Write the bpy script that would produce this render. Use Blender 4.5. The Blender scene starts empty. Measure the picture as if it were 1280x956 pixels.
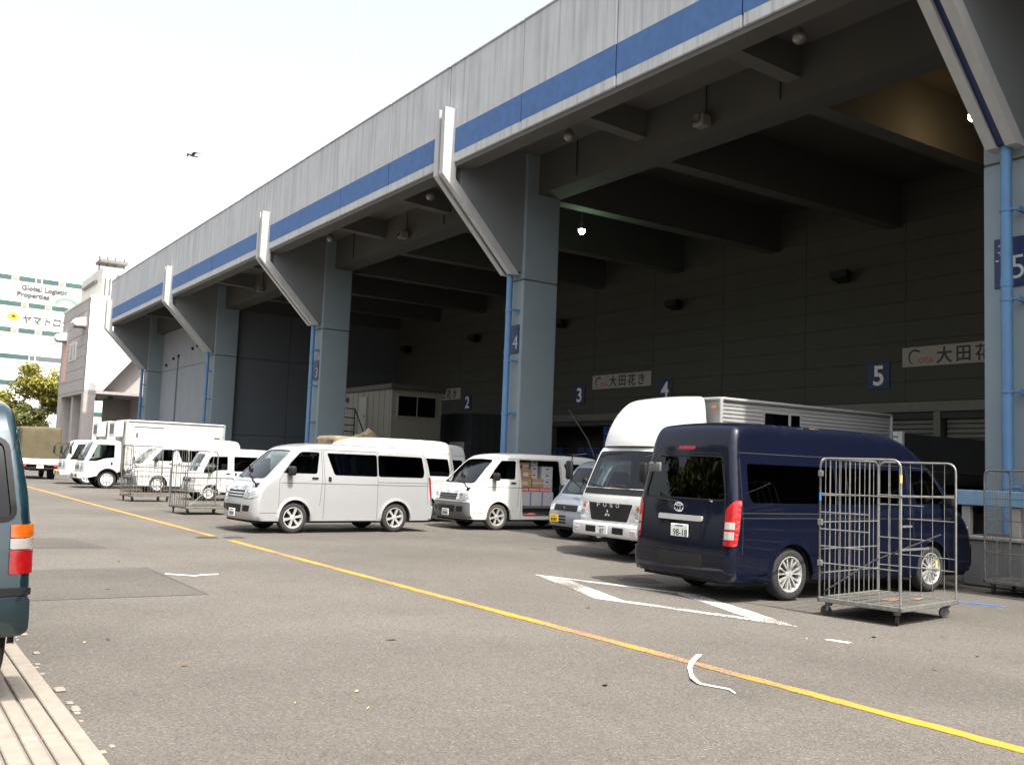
import bpy, bmesh, math, random
import numpy as np
from mathutils import Matrix, Vector
from mathutils.geometry import delaunay_2d_cdt
R = math.radians
sc = bpy.context.scene
C = sc.collection
random.seed(7); rng = np.random.default_rng(7)

# ------------------------------------------------------------------ camera
CAM_H = 1.61
yaw, pitch, roll = 0.5913, 0.0873, 0.0389
fw = Vector((math.sin(yaw)*math.cos(pitch), math.cos(yaw)*math.cos(pitch), math.sin(pitch)))
rt0 = Vector((math.cos(yaw), -math.sin(yaw), 0)); up0 = rt0.cross(fw)
rt = math.cos(roll)*rt0 + math.sin(roll)*up0
up = -math.sin(roll)*rt0 + math.cos(roll)*up0
cd = bpy.data.cameras.new('camera'); cam = bpy.data.objects.new('camera', cd); C.objects.link(cam)
cam.matrix_world = Matrix(((rt.x, up.x, -fw.x, 0), (rt.y, up.y, -fw.y, 0), (rt.z, up.z, -fw.z, CAM_H), (0, 0, 0, 1)))
cd.sensor_fit = 'HORIZONTAL'; cd.sensor_width = 36; cd.lens = 1206.6/1280*36
cd.clip_start = .05; cd.clip_end = 3000
sc.camera = cam

# ------------------------------------------------------------------ light
SUN_EL = R(57.5); SUN_X = 0.035             # the sun stands behind the camera, down the road, a hair to the right
sdir = Vector((SUN_X, -1, 0)).normalized()*math.cos(SUN_EL) + Vector((0, 0, math.sin(SUN_EL)))
w = bpy.data.worlds.new('World'); sc.world = w; w.use_nodes = True
nt = w.node_tree; nt.nodes.clear()
sky = nt.nodes.new('ShaderNodeTexSky'); sky.sky_type = 'NISHITA'; sky.sun_disc = False
sky.sun_elevation = SUN_EL; sky.sun_rotation = math.atan2(sdir.x, sdir.y)
sky.air_density = 1.2; sky.dust_density = 6.0; sky.ozone_density = 0.6; sky.altitude = 0
hs = nt.nodes.new('ShaderNodeHueSaturation'); hs.inputs['Saturation'].default_value = 0.34
bg = nt.nodes.new('ShaderNodeBackground'); bg.inputs['Strength'].default_value = 0.15
wo = nt.nodes.new('ShaderNodeOutputWorld')
nt.links.new(sky.outputs[0], hs.inputs['Color']); nt.links.new(hs.outputs[0], bg.inputs[0]); nt.links.new(bg.outputs[0], wo.inputs[0])
sl = bpy.data.lights.new('sun', 'SUN'); sl.energy = 3.2; sl.angle = R(.53); sl.color = (1, .95, .86)
so = bpy.data.objects.new('sun', sl); C.objects.link(so); so.rotation_euler = sdir.to_track_quat('Z', 'Y').to_euler()
sc.view_settings.view_transform = 'Standard'; sc.view_settings.look = 'None'
sc.view_settings.exposure = 1.35; sc.view_settings.gamma = 1.0
sc.cycles.max_bounces = 8; sc.cycles.transparent_max_bounces = 12; sc.cycles.caustics_reflective = False; sc.cycles.caustics_refractive = False
sc.cycles.use_denoising = True

# ------------------------------------------------------------------ materials
M = {}
def mat(name, col, rough=.6, metal=0, var=.12, scale=3., bump=0, bscale=40., coat=0, emit=0, spec=.5, streak=0, scol=None, two=False, stretch=None):
    m = bpy.data.materials.new(name); m.use_nodes = True; M[name] = m
    t = m.node_tree; n = t.nodes; b = n['Principled BSDF']; L = t.links.new
    b.inputs['Roughness'].default_value = rough; b.inputs['Metallic'].default_value = metal
    b.inputs['Specular IOR Level'].default_value = spec
    if coat: b.inputs['Coat Weight'].default_value = coat; b.inputs['Coat Roughness'].default_value = .06
    g = n.new('ShaderNodeNewGeometry')
    vec = g.outputs['Position']
    if stretch:
        mp = n.new('ShaderNodeMapping'); mp.inputs['Scale'].default_value = stretch; L(vec, mp.inputs[0]); vs = mp.outputs[0]
    else: vs = vec
    nz = n.new('ShaderNodeTexNoise'); nz.inputs['Scale'].default_value = scale; nz.inputs['Detail'].default_value = 6; nz.inputs['Roughness'].default_value = .6
    L(vs, nz.inputs['Vector'])
    rp = n.new('ShaderNodeValToRGB'); rp.color_ramp.elements[0].position = .3; rp.color_ramp.elements[1].position = .7
    c = Vector(col)
    rp.color_ramp.elements[0].color = (*(c*(1-var)), 1); rp.color_ramp.elements[1].color = (*(c*(1+var)), 1)
    L(nz.outputs[0], rp.inputs[0]); out = rp.outputs[0]
    if streak:
        mp = n.new('ShaderNodeMapping'); mp.inputs['Scale'].default_value = (5, 5, .18); L(vec, mp.inputs[0])
        n2 = n.new('ShaderNodeTexNoise'); n2.inputs['Scale'].default_value = 1; n2.inputs['Detail'].default_value = 8; n2.inputs['Roughness'].default_value = .7; L(mp.outputs[0], n2.inputs['Vector'])
        r2 = n.new('ShaderNodeValToRGB'); r2.color_ramp.elements[0].position = .46; r2.color_ramp.elements[1].position = .72
        r2.color_ramp.elements[0].color = (0, 0, 0, 1); r2.color_ramp.elements[1].color = (streak, streak, streak, 1)
        L(n2.outputs[0], r2.inputs[0])
        mx = n.new('ShaderNodeMixRGB'); mx.inputs[2].default_value = (*(scol or tuple(c*.45)), 1)
        L(r2.outputs[0], mx.inputs[0]); L(out, mx.inputs[1]); out = mx.outputs[0]
    L(out, b.inputs['Base Color'])
    if emit:
        b.inputs['Emission Color'].default_value = (*col, 1); b.inputs['Emission Strength'].default_value = emit
    if bump:
        nb = n.new('ShaderNodeTexNoise'); nb.inputs['Scale'].default_value = bscale; nb.inputs['Detail'].default_value = 5; L(vec, nb.inputs['Vector'])
        bp = n.new('ShaderNodeBump'); bp.inputs['Strength'].default_value = bump; bp.inputs['Distance'].default_value = .02
        L(nb.outputs[0], bp.inputs['Height']); L(bp.outputs[0], b.inputs['Normal'])
    if two:   # the inside of a sheet-metal body is trimmed in dark grey
        d = n.new('ShaderNodeBsdfDiffuse'); d.inputs[0].default_value = (.09, .09, .09, 1)
        ms = n.new('ShaderNodeMixShader'); L(g.outputs['Backfacing'], ms.inputs[0]); L(b.outputs[0], ms.inputs[1]); L(d.outputs[0], ms.inputs[2])
        L(ms.outputs[0], n['Material Output'].inputs[0])
    return m

def glass(name, tint, refl=1.45, rough=.0):
    m = bpy.data.materials.new(name); m.use_nodes = True; M[name] = m
    t = m.node_tree; n = t.nodes; n.remove(n['Principled BSDF']); L = t.links.new
    tr = n.new('ShaderNodeBsdfTransparent'); tr.inputs[0].default_value = (*tint, 1)
    gl = n.new('ShaderNodeBsdfGlossy'); gl.inputs['Roughness'].default_value = rough; gl.inputs[0].default_value = (.95, .97, 1, 1)
    fr = n.new('ShaderNodeFresnel'); fr.inputs[0].default_value = refl
    nz = n.new('ShaderNodeTexNoise'); nz.inputs['Scale'].default_value = 1.6; g = n.new('ShaderNodeNewGeometry'); L(g.outputs['Position'], nz.inputs['Vector'])
    bp = n.new('ShaderNodeBump'); bp.inputs['Strength'].default_value = .04; bp.inputs['Distance'].default_value = .05; L(nz.outputs[0], bp.inputs['Height']); L(bp.outputs[0], gl.inputs['Normal'])
    ms = n.new('ShaderNodeMixShader'); L(fr.outputs[0], ms.inputs[0]); L(tr.outputs[0], ms.inputs[1]); L(gl.outputs[0], ms.inputs[2])
    L(ms.outputs[0], n['Material Output'].inputs[0])
    return m

def asphalt(nm='asphalt', k=1.):
    m = bpy.data.materials.new(nm); m.use_nodes = True; M[nm] = m
    t = m.node_tree; n = t.nodes; b = n['Principled BSDF']; L = t.links.new
    g = n.new('ShaderNodeNewGeometry'); vec = g.outputs['Position']
    def noise(s, d=6, r=.6):
        q = n.new('ShaderNodeTexNoise'); q.inputs['Scale'].default_value = s; q.inputs['Detail'].default_value = d; q.inputs['Roughness'].default_value = r; L(vec, q.inputs['Vector']); return q.outputs[0]
    def ramp(src, stops):
        r = n.new('ShaderNodeValToRGB'); e = r.color_ramp.elements
        e[0].position, e[0].color = stops[0][0], (*stops[0][1], 1); e[1].position, e[1].color = stops[-1][0], (*stops[-1][1], 1)
        for p, c in stops[1:-1]: q = e.new(p); q.color = (*c, 1)
        L(src, r.inputs[0]); return r.outputs[0]
    def mix(a, bb, f, mode='MIX'):
        x = n.new('ShaderNodeMixRGB'); x.blend_type = mode
        if isinstance(f, (int, float)): x.inputs[0].default_value = f
        else: L(f, x.inputs[0])
        L(a, x.inputs[1]); L(bb, x.inputs[2]); return x.outputs[0]
    base = ramp(noise(.35, 8, .65), [(.3, (.096*k, .087*k, .077*k)), (.7, (.124*k, .113*k, .101*k))])
    v = n.new('ShaderNodeTexVoronoi'); v.inputs['Scale'].default_value = 75; L(vec, v.inputs['Vector'])
    sp = ramp(v.outputs['Color'], [(.05, (.5, .5, .5)), (.5, (.95, .95, .95)), (.8, (1.15, 1.14, 1.1)), (.97, (1.9, 1.85, 1.75))])
    col = mix(base, sp, .8, 'MULTIPLY')
    st = ramp(noise(.16, 6, .6), [(.42, (1.04, 1.04, 1.04)), (.62, (.84, .835, .83))])
    col = mix(col, st, 1., 'MULTIPLY')
    oil = ramp(noise(1.3, 3, .5), [(.66, (1, 1, 1)), (.78, (.72, .71, .7))])
    col = mix(col, oil, .6, 'MULTIPLY')
    L(col, b.inputs['Base Color']); b.inputs['Roughness'].default_value = .88; b.inputs['Specular IOR Level'].default_value = .3
    bp = n.new('ShaderNodeBump'); bp.inputs['Strength'].default_value = .7; bp.inputs['Distance'].default_value = .006
    L(v.outputs['Distance'], bp.inputs['Height']); L(bp.outputs[0], b.inputs['Normal'])
asphalt(); asphalt('asphalt_patch', .80)

def paint(name, col, wear=.5, scale=9):
    """road paint, worn through to the asphalt in flecks"""
    m = bpy.data.materials.new(name); m.use_nodes = True; M[name] = m
    t = m.node_tree; n = t.nodes; b = n['Principled BSDF']; L = t.links.new
    g = n.new('ShaderNodeNewGeometry')
    a = n.new('ShaderNodeTexNoise'); a.inputs['Scale'].default_value = 45; a.inputs['Detail'].default_value = 4; L(g.outputs['Position'], a.inputs['Vector'])
    c = n.new('ShaderNodeTexNoise'); c.inputs['Scale'].default_value = .9; c.inputs['Detail'].default_value = 4; L(g.outputs['Position'], c.inputs['Vector'])
    ad = n.new('ShaderNodeMath'); ad.operation = 'MULTIPLY_ADD'; ad.inputs[1].default_value = .9; L(c.outputs[0], ad.inputs[0]); L(a.outputs[0], ad.inputs[2])
    r = n.new('ShaderNodeValToRGB'); r.color_ramp.elements[0].position = .98+.22*(.5-wear); r.color_ramp.elements[1].position = 1.06+.22*(.5-wear)
    hv = n.new('ShaderNodeMath'); hv.operation = 'MULTIPLY'; hv.inputs[1].default_value = .82; L(ad.outputs[0], hv.inputs[0]); L(hv.outputs[0], r.inputs[0])
    p0 = .80-.45*(wear-.45); r.color_ramp.elements[0].position = p0; r.color_ramp.elements[1].position = p0+.07
    r.color_ramp.elements[0].color = (*col, 1); r.color_ramp.elements[1].color = (.108, .098, .087, 1)
    L(r.outputs[0], b.inputs['Base Color']); b.inputs['Roughness'].default_value = .75

paint('yellow_paint', (.60, .215, .020), .42); paint('white_paint', (.60, .59, .55), .57)
mat('kerb', (.225, .198, .165), .85, var=.14, scale=9, bump=.25, bscale=90)
mat('joint_and_shade', (.17, .145, .13), .95)
mat('concrete', (.46, .475, .485), .85, var=.07, scale=.9, bump=.15, bscale=30, streak=.75, scol=(.22, .222, .222))
mat('stripe_blue', (.050, .125, .30), .7, var=.13, scale=4, streak=.25, scol=(.08, .13, .24))
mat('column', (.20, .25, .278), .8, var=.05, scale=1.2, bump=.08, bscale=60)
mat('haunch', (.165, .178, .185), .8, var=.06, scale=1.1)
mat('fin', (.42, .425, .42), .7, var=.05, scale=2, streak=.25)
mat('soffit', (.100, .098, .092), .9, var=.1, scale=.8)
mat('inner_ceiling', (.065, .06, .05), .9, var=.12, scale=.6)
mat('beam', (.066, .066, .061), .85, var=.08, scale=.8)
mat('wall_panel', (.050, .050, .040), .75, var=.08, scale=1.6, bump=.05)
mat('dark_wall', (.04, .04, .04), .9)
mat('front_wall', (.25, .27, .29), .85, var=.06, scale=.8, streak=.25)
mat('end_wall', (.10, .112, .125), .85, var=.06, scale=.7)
mat('pipe_blue', (.085, .20, .37), .5, var=.1, scale=3, bump=.05)
mat('navy_sign', (.008, .02, .085), .5, var=.08)
mat('sign_white', (.45, .46, .46), .6, var=.06)
mat('ota_board', (.33, .315, .28), .7, var=.06)
mat('white_letter', (.82, .82, .80), .6)
mat('black_letter', (.03, .03, .03), .6); mat('red_letter', (.45, .06, .06), .6); mat('grey_letter', (.07, .07, .07), .6)
mat('steel_slat', (.12, .115, .10), .5, .4, var=.1)
mat('lamp_grey', (.20, .19, .175), .5, var=.1); mat('globe', (.13, .12, .11), .2, coat=.5)
mat('lit_warm', (1., .80, .48), emit=30); mat('lit_cool', (.85, 1., .88), emit=30)
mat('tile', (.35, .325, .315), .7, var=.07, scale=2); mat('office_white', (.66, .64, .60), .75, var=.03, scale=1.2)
mat('tile_joint', (.06, .056, .054), .9)
mat('far_white', (.88, .88, .86), .7, var=.02); mat('green_window', (.045, .10, .085), .15, var=.2, scale=.5); mat('pink_pane', (.36, .25, .20), .5); mat('grey_pane', (.10, .115, .12), .3)
mat('logo_yellow', (.80, .50, .03), .6); mat('logo_green', (.10, .45, .18), .6); mat('logo_pale', (.45, .70, .50), .6)
mat('roof_dark', (.16, .15, .14), .8); mat('pink_board', (.60, .38, .31), .8)
mat('leaf', (.20, .185, .025), .6, var=.35, scale=1.4); mat('leaf_dark', (.085, .092, .016), .6, var=.35, scale=1.4); mat('bark', (.10, .075, .05), .9, var=.3, scale=6, bump=.5)
# vehicles
mat('white_car', (.56, .56, .545), .35, coat=.6, var=.02, two=True); mat('silver_car', (.375, .38, .388), .34, .35, coat=.6, var=.02, two=True)
mat('navy_car', (.0022, .0036, .0125), .5, 0, coat=.6, spec=.08, var=.06, two=True); mat('teal_car', (.006, .027, .037), .3, .35, coat=1., var=.05, two=True)
mat('black_car', (.012, .012, .013), .3, coat=.8, var=.1, two=True); mat('kei_silver', (.26, .285, .33), .34, .4, coat=.6, var=.03, two=True)
mat('black_plastic', (.014, .014, .015), .55, var=.15, spec=.22); mat('grey_plastic', (.10, .10, .105), .5, var=.1); mat('seam', (.07, .07, .075), .7)
mat('rubber', (.022, .021, .021), .85, var=.2, scale=8, bump=.2, bscale=50); mat('tyre_dusty', (.060, .052, .044), .9, var=.2, scale=8, bump=.2)
mat('alloy', (.62, .62, .61), .32, .6, var=.05); mat('steel_rim', (.66, .66, .64), .45, .25, var=.1); mat('chrome', (.75, .75, .76), .12, 1., var=.02)
mat('lamp_clear', (.62, .64, .66), .12, .55, coat=1., var=.3, scale=18); mat('lamp_red', (.30, .005, .006), .25, coat=.4, var=.25, scale=25); mat('lamp_orange', (.50, .10, .006), .2, coat=.4, var=.2, scale=25); mat('lamp_white', (.33, .31, .29), .25, coat=.4)
mat('plate_white', (.80, .80, .77), .5); mat('plate_yellow', (.80, .52, .02), .5); mat('plate_green', (.01, .075, .03), .6)
mat('seat', (.035, .037, .042), .9, var=.2); mat('interior', (.10, .10, .105), .85, var=.15)
mat('under', (.015, .015, .015), .95)
glass('glass_clear', (.60, .68, .66)); glass('glass_side', (.42, .48, .46)); glass('glass_dark', (.045, .05, .055), 1.36); glass('glass_black', (.02, .021, .023), 1.42)
glass('glass_pane', (.35, .40, .38), 1.5)
mat('alu_box', (.30, .30, .295), .5, .2, var=.06, scale=2); mat('white_box', (.56, .55, .52), .45, coat=.3, var=.03)
mat('canvas', (.088, .074, .042), .95, var=.16, scale=2.5, bump=.5, bscale=5); mat('tarp', (.21, .16, .10), .95, var=.2, scale=4, bump=.5, bscale=6); mat('tarp_dark', (.09, .07, .055), .95, var=.25, scale=5, bump=.5, bscale=6)
mat('zinc', (.255, .255, .24), .45, .6, var=.25, scale=14); mat('zinc_old', (.15, .147, .138), .6, .45, var=.35, scale=10)
mat('deck', (.088, .084, .074), .75, .2, var=.3, scale=6, streak=0); mat('rust', (.20, .11, .07), .9, var=.4, scale=8)
mat('hut_wall', (.17, .165, .135), .7, var=.05); mat('hut_roof', (.05, .04, .036), .7, var=.1); mat('hut_door', (.24, .235, .215), .6)
mat('container', (.03, .033, .036), .6, var=.15); mat('crate_blue', (.015, .06, .26), .5, var=.15); mat('crate_navy', (.012, .03, .12), .5, var=.2)
mat('card_tan', (.27, .175, .085), .9, var=.1, scale=6); mat('card_white', (.33, .33, .35), .85, var=.06); mat('card_blue', (.06, .11, .30), .8); mat('card_red', (.45, .09, .07), .8); mat('card_brown', (.26, .14, .06), .9)
mat('dock', (.15, .147, .145), .9, var=.15, scale=2, bump=.3, bscale=30, streak=.4); mat('dock_edge', (.26, .25, .24), .9, var=.25, scale=5)
mat('rail_blue', (.14, .26, .39), .6, var=.12, scale=5, streak=.4, scol=(.33, .30, .27)); mat('post_pale', (.27, .26, .235), .7, var=.15)
mat('wood', (.22, .14, .08), .9, var=.25, scale=7); mat('tape_white', (.80, .80, .78), .5); mat('tape_blue', (.03, .20, .55), .5); mat('leaf_green', (.10, .26, .03), .6); mat('leaf_brown', (.10, .055, .025), .8); mat('petal', (.62, .48, .15), .8)
mat('cast_iron', (.085, .075, .068), .7, .3, var=.2, scale=20); mat('bird', (.10, .085, .08), .8); mat('fabric_pink', (.62, .22, .16), .9, var=.15, scale=20); mat('sticker', (.55, .66, .78), .5)

# ------------------------------------------------------------------ mesh helpers
class MB:
    """collects shapes into one mesh"""
    def __init__(s): s.v = []; s.f = []; s.m = []; s.mats = []
    def mi(s, m):
        if m not in s.mats: s.mats.append(m)
        return s.mats.index(m)
    def add(s, vs, fs, m):
        o = len(s.v); k = s.mi(m); s.v += [tuple(map(float, p)) for p in vs]
        for f in fs: s.f.append(tuple(i+o for i in f)); s.m.append(k)
        return s
    def box(s, a, b, m):
        (x0, y0, z0), (x1, y1, z1) = a, b
        x0, x1 = sorted((x0, x1)); y0, y1 = sorted((y0, y1)); z0, z1 = sorted((z0, z1))
        return s.add([(x0,y0,z0),(x1,y0,z0),(x1,y1,z0),(x0,y1,z0),(x0,y0,z1),(x1,y0,z1),(x1,y1,z1),(x0,y1,z1)],
              [(0,3,2,1),(4,5,6,7),(0,1,5,4),(1,2,6,5),(2,3,7,6),(3,0,4,7)], m)
    def bbox(s, a, b, m, r=.02, seg=2):
        bm = bmesh.new(); bmesh.ops.create_cube(bm, size=1)
        sz = [abs(b[i]-a[i]) for i in range(3)]; ce = [(a[i]+b[i])/2 for i in range(3)]
        for v in bm.verts: v.co = Vector([v.co[i]*sz[i]+ce[i] for i in range(3)])
        bmesh.ops.bevel(bm, geom=bm.edges[:], offset=min(r, min(sz)*.45), segments=seg, affect='EDGES', profile=.5)
        bm.verts.index_update(); s.add([v.co for v in bm.verts], [[v.index for v in f.verts] for f in bm.faces], m); bm.free(); return s
    def tube(s, pts, r, m, n=6, caps=True, r2=None):
        pts = [Vector(p) for p in pts]; vs = []; fs = []; u = None
        for i, p in enumerate(pts):
            d = (pts[min(i+1, len(pts)-1)]-pts[max(i-1, 0)])
            if d.length < 1e-9: d = Vector((0, 0, 1))
            d.normalize()
            if u is None: u = d.orthogonal().normalized()
            else:
                u = u-d*u.dot(d); u = u.normalized() if u.length > 1e-6 else d.orthogonal().normalized()
            q = d.cross(u); rr = r if r2 is None else r+(r2-r)*i/(len(pts)-1)
            for k in range(n):
                a = 2*math.pi*k/n; vs.append(p+(u*math.cos(a)+q*math.sin(a))*rr)
        for i in range(len(pts)-1):
            for k in range(n):
                k2 = (k+1) % n; fs.append((i*n+k, i*n+k2, (i+1)*n+k2, (i+1)*n+k))
        if caps: fs.append(tuple(range(n-1, -1, -1))); fs.append(tuple((len(pts)-1)*n+k for k in range(n)))
        return s.add(vs, fs, m)
    def lathe(s, prof, m, axis='y', n=24, c=(0,0,0), a0=0, a1=2*math.pi):
        """profile (along axis, radius)"""
        full = abs(a1-a0-2*math.pi) < 1e-6; cnt = n if full else n+1; vs = []; fs = []
        for k in range(cnt):
            a = a0+(a1-a0)*k/n; ca, sa = math.cos(a), math.sin(a)
            for (h, r) in prof:
                vs.append({'y': (c[0]+r*ca, c[1]+h, c[2]+r*sa), 'z': (c[0]+r*ca, c[1]+r*sa, c[2]+h), 'x': (c[0]+h, c[1]+r*ca, c[2]+r*sa)}[axis])
        P = len(prof)
        for k in range(n):
            k2 = (k+1) % cnt
            for i in range(P-1): fs.append((k*P+i, k*P+i+1, k2*P+i+1, k2*P+i))
        return s.add(vs, fs, m)
    def prism(s, poly, axis, h0, h1, m):
        """extrude 2-D polygon. axis x: poly=(y,z); y: poly=(x,z); z: poly=(x,y)"""
        n = len(poly)
        def P(p, h): return {'x': (h, p[0], p[1]), 'y': (p[0], h, p[1]), 'z': (p[0], p[1], h)}[axis]
        vs = [P(p, h0) for p in poly]+[P(p, h1) for p in poly]
        fs = [tuple(range(n)), tuple(range(2*n-1, n-1, -1))]+[(i, i+n, (i+1) % n+n, (i+1) % n) for i in range(n)]
        return s.add(vs, fs, m)
    def mesh(s, name, smooth=None, fix=True):
        me = bpy.data.meshes.new(name); me.from_pydata(s.v, [], s.f)
        for m in s.mats: me.materials.append(M[m])
        me.polygons.foreach_set('material_index', s.m)
        if fix:
            bm = bmesh.new(); bm.from_mesh(me); bmesh.ops.remove_doubles(bm, verts=bm.verts[:], dist=1e-4) if fix == 'weld' else None
            bmesh.ops.recalc_face_normals(bm, faces=bm.faces[:]); bm.to_mesh(me); bm.free()
        if smooth:
            me.polygons.foreach_set('use_smooth', [True]*len(me.polygons)); me.set_sharp_from_angle(angle=R(smooth))
        me.update(); return me
    def build(s, name, parent=None, smooth=None, loc=None, kind=None, fix=True):
        return obj(name, s.mesh(name, smooth, fix), parent, loc, kind)
def obj(name, me, parent=None, loc=None, kind=None, rotz=0):
    o = bpy.data.objects.new(name, me); C.objects.link(o)
    if parent is not None: o.parent = parent
    if loc is not None: o.location = loc
    if rotz: o.rotation_euler[2] = rotz
    if kind: o['kind'] = kind
    return o
def tag(o, label, cat, group=None):
    o['label'] = label; o['category'] = cat
    if group: o['group'] = group
    return o
def empty(name, label, cat, loc=(0,0,0), rotz=0, group=None):
    o = bpy.data.objects.new(name, None); C.objects.link(o); o.location = loc; o.rotation_euler = (0, 0, rotz); o.empty_display_size = .2
    return tag(o, label, cat, group)
def copytree(o, parent=None):
    c = o.copy(); C.objects.link(c); c.parent = parent
    for ch in [x for x in C.objects if x.parent == o]: copytree(ch, c)
    return c
_tc = {}
def text_mb(body, size, m, depth=.004, bold=0.0, width=None):
    """text as a mesh lying in x/z, facing -y, centred at the origin"""
    cu = bpy.data.curves.new('lettering', 'FONT'); cu.body = body; cu.size = size; cu.extrude = depth; cu.align_x = 'CENTER'; cu.align_y = 'CENTER'; cu.offset = bold; cu.resolution_u = 3
    o = bpy.data.objects.new('lettering', cu); C.objects.link(o); bpy.context.view_layer.update()
    me = bpy.data.meshes.new_from_object(o.evaluated_get(bpy.context.evaluated_depsgraph_get()))
    vs = np.array([v.co[:] for v in me.vertices]) if len(me.vertices) else np.zeros((0, 3))
    fs = [tuple(p.vertices) for p in me.polygons]
    C.objects.unlink(o); bpy.data.objects.remove(o); bpy.data.curves.remove(cu); bpy.data.meshes.remove(me)
    mb = MB()
    if len(vs):
        c = (vs.max(0)+vs.min(0))/2; vs = vs-c
        if width: vs[:, 0] *= width/(vs[:, 0].max()-vs[:, 0].min())
        mb.add([(v[0], -v[2], v[1]) for v in vs], fs, m)
    return mb
# ------------------------------------------------------------------ ground, markings, pavement
g = MB(); g.add([(-1500,-1500,0),(1500,-1500,0),(1500,1500,0),(-1500,1500,0)], [(0,1,2,3)], 'asphalt')
ground = g.build('ground'); ground['kind'] = 'structure'
def sheet(name, poly, m, z=.004, parent=ground):
    b = MB(); b.add([(x, y, z) for x, y in poly], [tuple(range(len(poly)))], m)
    return b.build(name, parent, fix=False)
# yellow lane line with slightly ragged edges, in runs
def ragged(name, x, y0, y1, wd, m):
    b = MB(); n = max(2, int((y1-y0)/.12)); L = []; Rr = []
    for i in range(n+1):
        y = y0+(y1-y0)*i/n; j = .012*math.sin(y*.35); L.append((x-wd/2+j+random.gauss(0, .006), y, .004)); Rr.append((x+wd/2+j+random.gauss(0, .006), y, .004))
    b.add(L+Rr, [(i, n+1+i, n+2+i, i+1) for i in range(n)], m)
    return b.build(name, ground, fix=False)
ragged('yellow_line', 6.06, -6, 18.5, .13, 'yellow_paint'); ragged('yellow_line', 6.03, 19.55, 110, .13, 'yellow_paint')
# the far bay lines beside the trucks
sheet('yellow_bay_line', [(8.3, 40.2), (13.0, 40.9), (13.0, 41.02), (8.3, 40.32)], 'yellow_paint')
# white diamond warning marking, 5 m long
def strip(name, a, b_, wd, m, z=.004):
    a = Vector(a); b2 = Vector(b_); d = (b2-a).normalized(); q = Vector((-d.y, d.x))*wd/2
    n = 14; mb = MB(); vs = []
    for i in range(n+1):
        p = a.lerp(b2, i/n)
        for s_ in (-1, 1): vs.append((p.x+s_*q.x+random.gauss(0, .006), p.y+s_*q.y+random.gauss(0, .006), z))
    mb.add(vs, [(2*i, 2*i+1, 2*i+3, 2*i+2) for i in range(n)], m); return mb.build(name, ground, fix=False)
dm = MB()
tipA, tipB, lo, hi = Vector((8.68, 12.1)), Vector((8.62, 7.05)), Vector((7.86, 9.62)), Vector((9.52, 9.5))
def dia(k):   # outer corners, or the inner corners of strokes worn to different widths
    P = [tipA, lo, tipB, hi]
    if not k: return P
    wd = [.30, .15, .27, .14]; c = Vector((8.65, 9.58)); L = []
    for i in range(4):
        p, q = P[i], P[(i+1) % 4]; d = (q-p).normalized(); n = Vector((-d.y, d.x)); n = n if n.dot(c-p) > 0 else -n; L.append((p+n*wd[i], d))
    out = []
    for i in range(4):
        (p, d), (q, e) = L[i-1], L[i]; den = d.x*e.y-d.y*e.x; t = ((q.x-p.x)*e.y-(q.y-p.y)*e.x)/den; out.append(p+d*t)
    return out
o_, i_ = dia(0), dia(1); vs = []; fs = []
for k in range(4):
    a0, a1, b0, b1 = o_[k], o_[(k+1) % 4], i_[k], i_[(k+1) % 4]; n = 12; base = len(vs)
    for t in range(n+1):
        p = a0.lerp(a1, t/n); q = b0.lerp(b1, t/n); vs += [(p.x+random.gauss(0, .006), p.y, .004), (q.x+random.gauss(0, .006), q.y, .004)]
    fs += [(base+2*t, base+2*t+1, base+2*t+3, base+2*t+2) for t in range(n)]
dm.add(vs, fs, 'white_paint'); dm.build('diamond_marking', ground, fix=False)
sheet('white_tape_mark', [(8.22, 6.42), (8.30, 6.40), (8.36, 6.19), (8.28, 6.19)], 'tape_white')
sheet('white_dash', [(9.9, 3.45), (9.95, 3.45), (9.99, 3.22), (9.94, 3.22)], 'white_paint')
sheet('asphalt_repair', [(1.35, 11.45), (3.49, 11.38), (3.48, 14.31), (1.35, 14.25)], 'asphalt_patch')
sheet('repair_joint', [(3.49, 11.38), (3.515, 11.38), (3.505, 14.31), (3.48, 14.31)], 'tile_joint', .006)
sheet('asphalt_repair', [(1.35, 17.6), (3.6, 17.3), (3.3, 19.3), (1.35, 19.5)], 'asphalt_patch')
def manhole(x, y, r):
    b = MB(); b.lathe([(0.002, r), (.009, r), (.009, r*.9), (.005, r*.88), (.005, r*.84), (.010, r*.82), (.010, 0)], 'cast_iron', 'z', 28, (x, y, 0))
    for k in range(-3, 4):
        L_ = math.sqrt(max(.01, (r*.75)**2-(k*r*.22)**2)); b.box((x+k*r*.22-.012, y-L_, .009), (x+k*r*.22+.012, y+L_, .016), 'cast_iron')
    return b.build('manhole_cover', ground)
manhole(9.85, 11.03, .33); manhole(5.80, 19.15, .22); manhole(6.33, 19.1, .22)
# pavement of long kerb slabs on a dark bed, left of the road
pv = MB(); pv.add([(-3.2, -6, .003), (1.20, -6, .003), (1.22, 120, .003), (-3.2, 120, .003)], [(0,1,2,3)], 'joint_and_shade')
pave = pv.build('pavement', fix=False); pave['kind'] = 'structure'
edges = [(-3.2, -1.6), (-1.585, .30), (.315, .735), (.752, .850), (.868, .955), (.975, 1.075), (1.088, 1.20)]  # gaps between the narrow strips draw shadow lines as dark grooves
random.seed(3)
for (x0, x1) in edges:
    y = -6.0; step = 3.0 if x1-x0 > .3 else 2.0
    while y < 118:
        ln = step if y < 30 else 22
        b = MB(); dz = random.uniform(-.002, .002); b.bbox((x0, y, -.02), (x1, y+ln-.008, .022+dz), 'kerb', .006, 1)
        b.build('kerb_slab', pave); y += ln
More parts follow.
